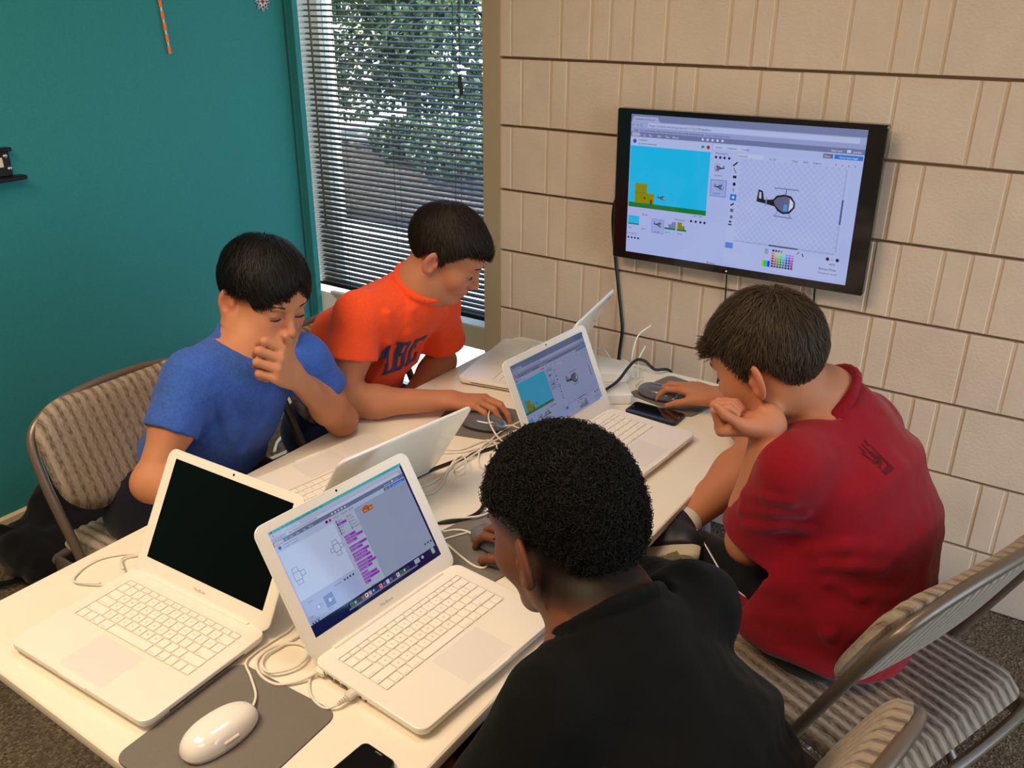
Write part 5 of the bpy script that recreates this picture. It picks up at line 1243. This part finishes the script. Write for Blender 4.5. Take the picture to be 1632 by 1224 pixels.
# ------------------------------------------------------------------ mouse pads, mice, phones, adapters
M_matg = mat('grey_mat', srgb(112, 106, 100), .85, noise=(600, .06), bump=(900, .2, .0006))
M_mate = mat('mat_edge', srgb(36, 34, 34), .8)
def mousepad(x, y, rz, label, w=.205, d=.19):
    o = empty('mouse_pad', (x, y, TT), rz, label, 'mouse pad', 'grey mouse pads on the table')
    mb = MB(); slab(mb, w, d, .02, [(0, 0), (.0014, 0)], 6); mb.build('rubber_base', M_mate, o)
    mb = MB(); slab(mb, w, d, .02, [(.0014, 0), (.0022, .0003), (.0025, .001)], 6); mb.build('cloth_top', M_matg, o)
mousepad(-.842, .558, math.radians(2), 'grey mouse pad under the big white mouse', .205, .225)
mousepad(-1.135, 1.578, math.radians(16), 'grey mouse pad under the hand of the boy in orange', .205, .185)
mousepad(-.792, 1.995, math.radians(-13), 'grey mouse pad under the right hand of the boy in red', .20, .185)
mousepad(-.815, 1.142, math.radians(-12), 'grey mouse pad behind the head of the boy in black', .19, .175)
def mouse(x, y, rz, label, m_shell, m_side, m_nub, ln=.113, wd=.062, ht=.034, z0=.0025, ball=False, buttons=False):
    """local +x = front, where the cord leaves"""
    o = empty('computer_mouse', (x, y, TT+z0), rz, label, 'mouse')
    def ring(s, z, k=28): return [Vector((ln/2*s*math.copysign(abs(math.cos(a))**.86, math.cos(a)), wd/2*s*math.copysign(abs(math.sin(a))**.86, math.sin(a))*(1+.05*math.cos(a)*-1), z)) for a in [2*PI*i/k for i in range(k)]]
    b = MB(); b.loft([ring(.93, .001), ring(.97, .004), ring(.985, .008)]); b.build('lower_shell', m_side, o, True, angle=50)
    t = MB(); R = []
    for i in range(11):
        q = i/10*PI/2*.985; z = .008+(ht-.008)*math.sin(q); R.append(ring(.99*math.cos(q)**.62, z))
    t.loft(R); t.build('upper_shell', m_shell, o, True, angle=60)
    s = MB(); s.tube([(ln*.36, 0, ht*.55), (ln*.335, 0, ht*.80)], [.0048, .0045], 12); s.build('scroll_ball', m_nub, o, True, angle=50)
    if buttons:
        for sy in (-1, 1): MB().bev((-.012, sy*wd*.46-.003, .012), (.012, sy*wd*.46+.003, .019), .0015).build('side_button', m_side, o)
    return o
M_mw = mat('white_gloss', srgb(242, 236, 230), .12, coat=.6)
M_mg = mat('smoky_plastic', srgb(96, 96, 104), .12, coat=.4); M_mg2 = mat('dark_smoky_plastic', srgb(56, 54, 58), .3)
M_nubg = mat('grey_nub', srgb(168, 164, 160), .4); M_nubb = mat('blue_disc', srgb(116, 138, 196), .35)
mouse(-.847, .548, math.radians(84), 'big glossy white mouse on the front pad', M_mw, mat('pale_side', srgb(226, 218, 210), .3), M_nubg, .118, .064, .036, buttons=True)
mo = mouse(-1.108, 1.550, math.radians(10), 'smoky grey mouse with a pale blue front under the hand of the boy in orange', M_mg, M_mg2, M_nubg)
mb = MB(); mb.tube([(.040, 0, .012), (.047, 0, .0215)], [.017, .0155], 20); mb.build('front_disc', M_nubb, mo, True, angle=40)
mouse(-.835, 1.950, math.radians(178), 'smoky grey mouse under the hand of the boy in red', M_mg, M_mg2, M_nubg)
mouse(-.800, 1.150, math.radians(168), 'smoky grey mouse under the hand of the boy in black', M_mg, M_mg2, M_nubg)
M_phone = mat('phone_glass', srgb(10, 10, 14), .06, coat=.5); M_pbody = mat('phone_case', srgb(22, 20, 26), .4)
def phone(x, y, rz, label, ln=.138, wd=.067):
    o = empty('phone', (x, y, TT), rz, label, 'phone', 'black phones on the table')
    mb = MB(); slab(mb, ln, wd, .010, [(0, .002), (.001, .0003), (.0035, 0), (.0075, 0), (.0088, .0008)], 5); mb.build('case', M_pbody, o, True, angle=35)
    mb = MB(); slab(mb, ln-.004, wd-.004, .008, [(.0087, 0), (.0092, .0003)], 5); mb.build('glass_front', M_phone, o)
    mb = MB(); mb.bev((ln*.455, -.006, .0091), (ln*.468, .006, .0094), .0001); mb.build('earpiece', mat('grille_grey', srgb(120, 120, 124), .4), o)
    mb = MB(); mb.cyl((-ln*.44, 0, .0091), (-ln*.44, 0, .0094), .0048, 16); mb.build('home_button', M_pbody, o)
phone(-.795, 1.850, math.radians(0), 'black phone lying beside the right hand pad of the boy in red')
phone(-.645, .588, math.radians(86), 'black phone at the front edge of the table', .124, .062)
M_ad = mat('adapter_white', srgb(240, 236, 226), .25)
def adapter(x, y, rz, label):
    o = empty('power_adapter', (x, y, TT), rz, label, 'adapter', 'white power adapters on the table')
    mb = MB(); slab(mb, .079, .079, .008, [(0, .004), (.003, .0008), (.008, 0), (.021, 0), (.026, .001), (.0285, .005)], 5); mb.build('body', M_ad, o, True, angle=40)
    mb = MB(); mb.bev((-.0405, -.014, .004), (-.037, .014, .025), .001); mb.build('plug_corner', mat('pale_grey_plastic', srgb(210, 206, 198), .4), o)
    for s in (-1, 1): MB().bev((.0385, s*.028-.005, .006), (.0425, s*.028+.005, .022), .001).build('cord_wing', M_ad, o)
adapter(-.925, 1.882, math.radians(38), 'white square power adapter nearest the helicopter laptop')
adapter(-.995, 2.005, math.radians(30), 'white square power adapter nearer the block wall')
# ------------------------------------------------------------------ cables
G_W = 'white cables tangled in the middle of the table'
zz = lambda P, dz=0: [(x, y, z+dz) for x, y, z in P]
cable('power_cable', [(-.87, 2.142, .50), (-.88, 2.140, .60), (-.906, 2.085, .622), (-.938, 2.085, .640), (-.952, 2.06, .648), (-.945, 2.0, .650), (-.931, 1.911, .645), (-.935, 1.84, .640), (-.965, 1.76, .612), (-1.005, 1.62, .609), (-1.015, 1.532, .609), (-1.024, 1.48, .609), (-1.042, 1.431, .609), (-1.06, 1.372, .609), (-1.077, 1.315, .609), (-1.084, 1.27, .609), (-1.081, 1.214, .609)], .0042, M_cab, 'thick black power cord running over the adapter and along the table')
cable('power_cable', [(-.985, 1.11, .6095), (-.963, 1.146, .6095), (-.934, 1.152, .6095), (-.904, 1.184, .6095), (-.891, 1.217, .6095), (-.896, 1.254, .6095), (-.915, 1.305, .6095)], .0042, M_cab, 'short black cord curving beside the pad of the boy in black')
cable('television_cable', [(-1.10, 2.372, 1.05), (-1.15, 2.375, 1.052), (-1.179, 2.378, 1.042), (-1.204, 2.380, 1.001), (-1.209, 2.380, .943), (-1.198, 2.380, .852), (-1.181, 2.38, .754), (-1.164, 2.38, .655), (-1.156, 2.38, .594), (-1.162, 2.38, .511), (-1.166, 2.37, .3), (-1.15, 2.33, .04), (-1.1, 2.28, .006)], .0052, M_cab, 'black cord hanging down the wall from the left side of the television')
cable('television_cable', [(-.835, 2.375, .88), (-.835, 2.382, .834), (-.834, 2.386, .774), (-.831, 2.386, .678), (-.83, 2.386, .4), (-.83, 2.37, .02)], .0022, M_cab, 'thin black wire below the middle of the television')
cable('television_cable', [(-.584, 2.375, .88), (-.583, 2.382, .834), (-.579, 2.386, .766), (-.574, 2.386, .655), (-.57, 2.386, .4), (-.57, 2.37, .02)], .0028, M_cab, 'black wire below the right part of the television')
CW = [
 ([(-1.119, 1.403, .608), (-1.083, 1.427, .608), (-1.068, 1.479, .608), (-1.055, 1.5, .608), (-1.023, 1.483, .611), (-.997, 1.442, .612), (-.965, 1.421, .608)], 'white cable looping past the lid of the laptop of the boy in blue'),
 ([(-1.114, 1.384, .608), (-1.07, 1.421, .608), (-1.046, 1.475, .611), (-1.034, 1.522, .614), (-1.031, 1.587, .608)], 'white cable running from the lid to the helicopter laptop'),
 ([(-1.053, 1.238, .608), (-1.044, 1.273, .608), (-1.046, 1.324, .611), (-1.057, 1.366, .614), (-1.053, 1.389, .618), (-1.028, 1.371, .62), (-1.011, 1.342, .622), (-1.017, 1.324, .617), (-1.036, 1.338, .611), (-1.04, 1.363, .611), (-1.038, 1.389, .614), (-1.036, 1.459, .614)], 'white cable tied in a small knot'),
 ([(-1.03, 1.222, .608), (-1.016, 1.238, .608), (-1.024, 1.28, .608), (-1.046, 1.338, .617), (-1.049, 1.417, .612), (-1.046, 1.482, .615), (-1.054, 1.54, .612), (-1.056, 1.587, .608), (-1.051, 1.624, .608)], 'longest white cable curving under the knot'),
 ([(-1.043, 1.496, .617), (-1.044, 1.454, .615), (-1.023, 1.41, .608), (-.998, 1.385, .608), (-.978, 1.385, .608)], 'short white cable bending behind the curly hair'),
 ([(-.936, 1.144, .614), (-.92, 1.166, .616), (-.889, 1.195, .615), (-.876, 1.218, .612), (-.871, 1.247, .609)], 'white cable lying over the short black cord'),
 ([(-.89, 1.109, .6095), (-.871, 1.145, .6095), (-.858, 1.162, .6095), (-.839, 1.166, .612)], 'white mouse cable on the pad beside the boy in black'),
 ([(-.909, 1.132, .608), (-.889, 1.152, .609), (-.86, 1.153, .613), (-.835, 1.141, .610), (-.802, 1.133, .610), (-.786, 1.136, .610)], 'white cable crossing the pad beside the boy in black'),
 ([(-.875, 1.101, .610), (-.828, 1.084, .6095), (-.792, 1.074, .6095), (-.773, 1.078, .6095), (-.774, 1.094, .6095), (-.789, 1.119, .6095)], 'white cable rounding the corner of the pad by the boy in black'),
 ([(-1.14, 2.122, .608), (-1.118, 2.14, .620), (-1.096, 2.14, .622), (-1.066, 2.125, .608)], 'white cable at the far table edge behind the helicopter laptop'),
 ([(-.997, 2.053, .634), (-1.004, 2.085, .628), (-.981, 2.101, .612), (-.955, 2.10, .609), (-.933, 2.057, .609), (-.890, 1.982, .609), (-.880, 1.945, .609)], 'white cable coiled behind the adapters'),
 ([(-.94, 2.02, .612), (-.97, 2.07, .65), (-.985, 2.13, .69), (-.97, 2.18, .71)], 'white cable sticking up against the block wall'),
 ([(-.93, 2.03, .612), (-.955, 2.08, .64), (-.96, 2.13, .665)], 'shorter white cable sticking up behind the adapters'),
 ([(-.890, 1.952, .611), (-.905, 1.962, .613), (-.915, 1.991, .612), (-.92, 2.04, .609)], 'white mouse cable leaving the pad of the boy in red'),
 ([(-1.052, 1.560, .622), (-1.04, 1.575, .62), (-1.021, 1.585, .612), (-1.0, 1.60, .609)], 'white mouse cable going right from the blue tipped mouse'),
 ([(-1.085, 1.675, .611), (-1.131, 1.666, .611), (-1.122, 1.61, .635), (-1.082, 1.535, .645), (-1.043, 1.508, .625), (-1.017, 1.51, .609), (-1.01, 1.538, .609)], 'white cable arching over the blue tipped mouse'),
 ([(-1.328, .761, .608), (-1.358, .735, .608), (-1.375, .706, .608), (-1.372, .67, .608), (-1.348, .640, .610), (-1.300, .660, .614)], 'white cable looping at the left side of the black screened laptop'),
 ([(-1.30, .772, .608), (-1.326, .752, .610), (-1.337, .728, .612), (-1.30, .706, .616)], 'short white cable plugged in behind the black screened laptop'),
]
for P, l in CW: cable('white_cable', P, .0021, M_wcab, l, G_W)
cable('white_cable', [(-.848, .607, .615), (-.868, .630, .611), (-.905, .652, .611), (-.934, .668, .610), (-.942, .695, .608), (-.940, .735, .608), (-.938, .765, .608), (-.955, .80, .608)], .0021, M_wcab, 'white cord of the big white mouse', G_W)
mg = empty('charger_plug', (-.822, .718, TT), 0, 'white charger plug and coiled lead at the corner of the code laptop', 'cable', G_W)
MB().tube(catmull([(-.001, -.003, .010), (-.012, -.030, .006), (-.038, -.055, .004), (-.076, -.054, .004), (-.104, -.034, .004), (-.106, -.001, .004), (-.084, .025, .004), (-.056, .026, .006), (-.039, .004, .008), (-.041, -.022, .008), (-.061, -.045, .008), (-.085, -.041, .006), (-.099, -.021, .006), (-.096, .01, .004), (-.091, .046, .004)], 7), .0024, 7).build('lead', M_wcab, mg, True)
MB().bev((-.008, -.008, .004), (.012, .010, .016), .003).build('plug', M_ad, mg)
ub = empty('usb_plug', (-.746, .714, TT), math.radians(84), 'white usb plug in the side of the code laptop', 'cable', G_W)
MB().bev((-.018, -.008, .006), (.012, .008, .017), .003).build('plug', mat('plug_grey', srgb(214, 208, 196), .4), ub)
for i in range(4): MB().tube([(-.020-.004*i, 0, .0105), (-.0225-.004*i, 0, .0105)], .0042-.0004*i, 10).build('strain_relief', mat('plug_grey', srgb(214, 208, 196), .4), ub, True, angle=40)
MB().tube(catmull([(-.034, 0, .010), (-.046, .012, .004), (-.048, .034, .003), (-.040, .058, .003), (-.024, .078, .003), (.0, .090, .003)], 6), .0021, 7).build('lead', M_wcab, ub, True)

# ------------------------------------------------------------------ wall things, bag, floor things
br = empty('wall_bracket', (XL, 1.10, 1.0), 0, 'black metal mounting bracket on the teal wall', 'bracket')
M_bm = mat('black_metal', srgb(20, 20, 24), .4, metal=.3)
MB().bev((.004, -.10, .098), (.012, .200, .170), .002).build('back_plate', M_bm, br)
MB().bev((.0, -.12, .166), (.030, .203, .176), .003).build('upper_rail', M_bm, br)
MB().bev((.0, -.12, .086), (.034, .228, .098), .003).build('lower_rail', M_bm, br)
for y, z in ((.186, .153), (.192, .118)): MB().tube([(.012, y, z), (.0145, y, z), (.016, y, z)], [.006, .006, .003], 12).build('screw', mat('steel', srgb(170, 168, 165), .3, metal=1), br, True, angle=40)
MB().box((.0121, .06, .124), (.0126, .178, .150)).build('label', mat('paper_label', srgb(214, 196, 172), .7), br)
for k in range(3): MB().box((.0126, .07, .129+k*.006), (.0128, .168-.02*k, .131+k*.006)).build('print', mat('label_print', srgb(110, 98, 88), .7), br)
st = MB(); v0 = Vector((XL+.004, 1.873, 1.395)); dv = Vector((0, -.012, .165)).normalized(); sd = Vector((0, 1, .08)).normalized()*.0055
segs = []; q = 0; OR, WH = srgb(236, 108, 40), srgb(190, 206, 206)
for k in range(22):
    L = .024 if k % 2 == 0 else .010
    a, b = v0+dv*q, v0+dv*(q+L); n0 = Vector((.0015, 0, 0))
    wq = 1 if k % 2 == 0 else .55
    st.loft([[a-sd*wq, a+sd*wq, a+sd*wq+n0, a-sd*wq+n0], [b-sd*wq, b+sd*wq, b+sd*wq+n0, b-sd*wq+n0]]); st.C += [(OR if k % 2 == 0 else WH)[:3]]*8; q += L
tag(st.build('paper_strip', mat('coloured_paper', srgb(200, 200, 200), .8, attr='Col')), 'narrow orange and white paper strip hanging on the teal wall', 'decoration')
fl = empty('paper_flower', (XL+.003, 2.275, 1.548), 0, 'white paper flower with red spots on the teal wall', 'decoration')
M_pp = mat('white_paper', srgb(196, 210, 212), .8); M_red = mat('red_paper', srgb(176, 60, 84), .8)
def petal(r0, r1, w, a, x, m, name):
    c, s = math.cos(a), math.sin(a); Pq = lambda r, t: Vector((x, r*c-t*s, r*s+t*c))
    MB().loft([[Pq(r0, -w*.6), Pq((r0+r1)/2, -w), Pq(r1, 0), Pq((r0+r1)/2, w), Pq(r0, w*.6)], [v+Vector((.0008, 0, 0)) for v in [Pq(r0, -w*.6), Pq((r0+r1)/2, -w), Pq(r1, 0), Pq((r0+r1)/2, w), Pq(r0, w*.6)]]]).build(name, m, fl)
MB().tube([(0, 0, 0), (.0008, 0, 0)], .020, 16).build('disc', M_pp, fl)
for k in range(8):
    petal(.014, .034, .006, k*PI/4, 0, M_pp, 'petal'); petal(.021, .032, .0028, k*PI/4, .0009, M_red, 'spot')
for a in range(4): petal(0, .011, .0035, a*PI/2, .0010, M_red, 'centre_petal')

# black backpack on the floor
bgp = empty('backpack', (-2.33, 1.20, 0), math.radians(95), 'black backpack lying on the carpet against the teal wall', 'bag')
F = Field(.006)
F.seg((-.20, .0, .09), (.17, .03, .11), (0, 1, .2), (.12, .085), (.135, .10), .04, capr=.07); F.ell((.04, .05, .19), (.17, .07, .075), None, .06); F.ell((-.12, -.06, .07), (.11, .08, .07), None, .04); F.cap((.10, .02, .22), (-.08, .03, .20), .04, .05, .05)
V, Q = F.mesh(); N = normals(V, Q); V = V+N*(.008*wave(V, 31, .12, 1.2)+.003*wave(V, 32, .05, 1))[:, None]; V[:, 2] = np.maximum(V[:, 2], .004)
M_bag = cloth('black_nylon', srgb(22, 22, 25), .1)
link('bag_body', npmesh('bag_body', V, Q, M_bag), bgp)
def strap(P, w, name, m):
    P = catmull(P, 7); mb = MB(); R = []
    for i, p in enumerate(P):
        t = (P[min(i+1, len(P)-1)]-P[max(i-1, 0)]).normalized(); s = t.cross(Vector((0, .9, .3))).normalized()*w; n = t.cross(s).normalized()*.003
        R.append([p-s-n, p+s-n, p+s+n, p-s+n])
    mb.loft(R); return mb.build(name, m, bgp, True, angle=40)
strap([(-.20, .02, .15), (-.26, .08, .19), (-.31, .10, .13), (-.30, .06, .03), (-.22, .0, .03), (-.16, -.03, .06)], .011, 'strap', M_bag)
strap([(-.14, -.08, .12), (-.20, -.14, .06), (-.16, -.20, .012), (-.05, -.19, .012), (.0, -.11, .05)], .013, 'strap', M_bag)
MB().tube(catmull([(.16, .09, .205), (.18, .12, .235), (.20, .12, .235), (.205, .09, .20)], 6), .007, 8).build('grab_handle', M_bag, bgp, True)
MB().tube(catmull([(.19, -.02, .212), (.14, -.03, .228), (.08, -.035, .238)], 6), .003, 6).build('zip', mat('zip_metal', srgb(190, 192, 196), .3, metal=.8), bgp, True)
tag(MB().tube(catmull([(-2.50, 2.22, .006), (-2.47, 2.135, .006), (-2.42, 2.055, .006), (-2.39, 1.99, .006), (-2.34, 1.93, .006)], 6), .006, 8).build('floor_cord', M_wcab, None, True), 'white cord lying on the carpet between the two boys chairs', 'cable')
nb_ = empty('notebook', (-2.255, 1.90, 0), math.radians(85), 'white notebook with dark edges lying on the carpet behind the boy in blue', 'notebook')
MB().bev((-.09, -.03, .001), (.09, .05, .006), .001).build('cover', M_blk, nb_); MB().bev((-.086, -.026, .006), (.086, .046, .018), .001).build('pages', mat('page_white', srgb(214, 208, 196), .8), nb_); MB().bev((-.09, -.03, .018), (.09, .02, .021), .001).build('cover', M_blk, nb_)
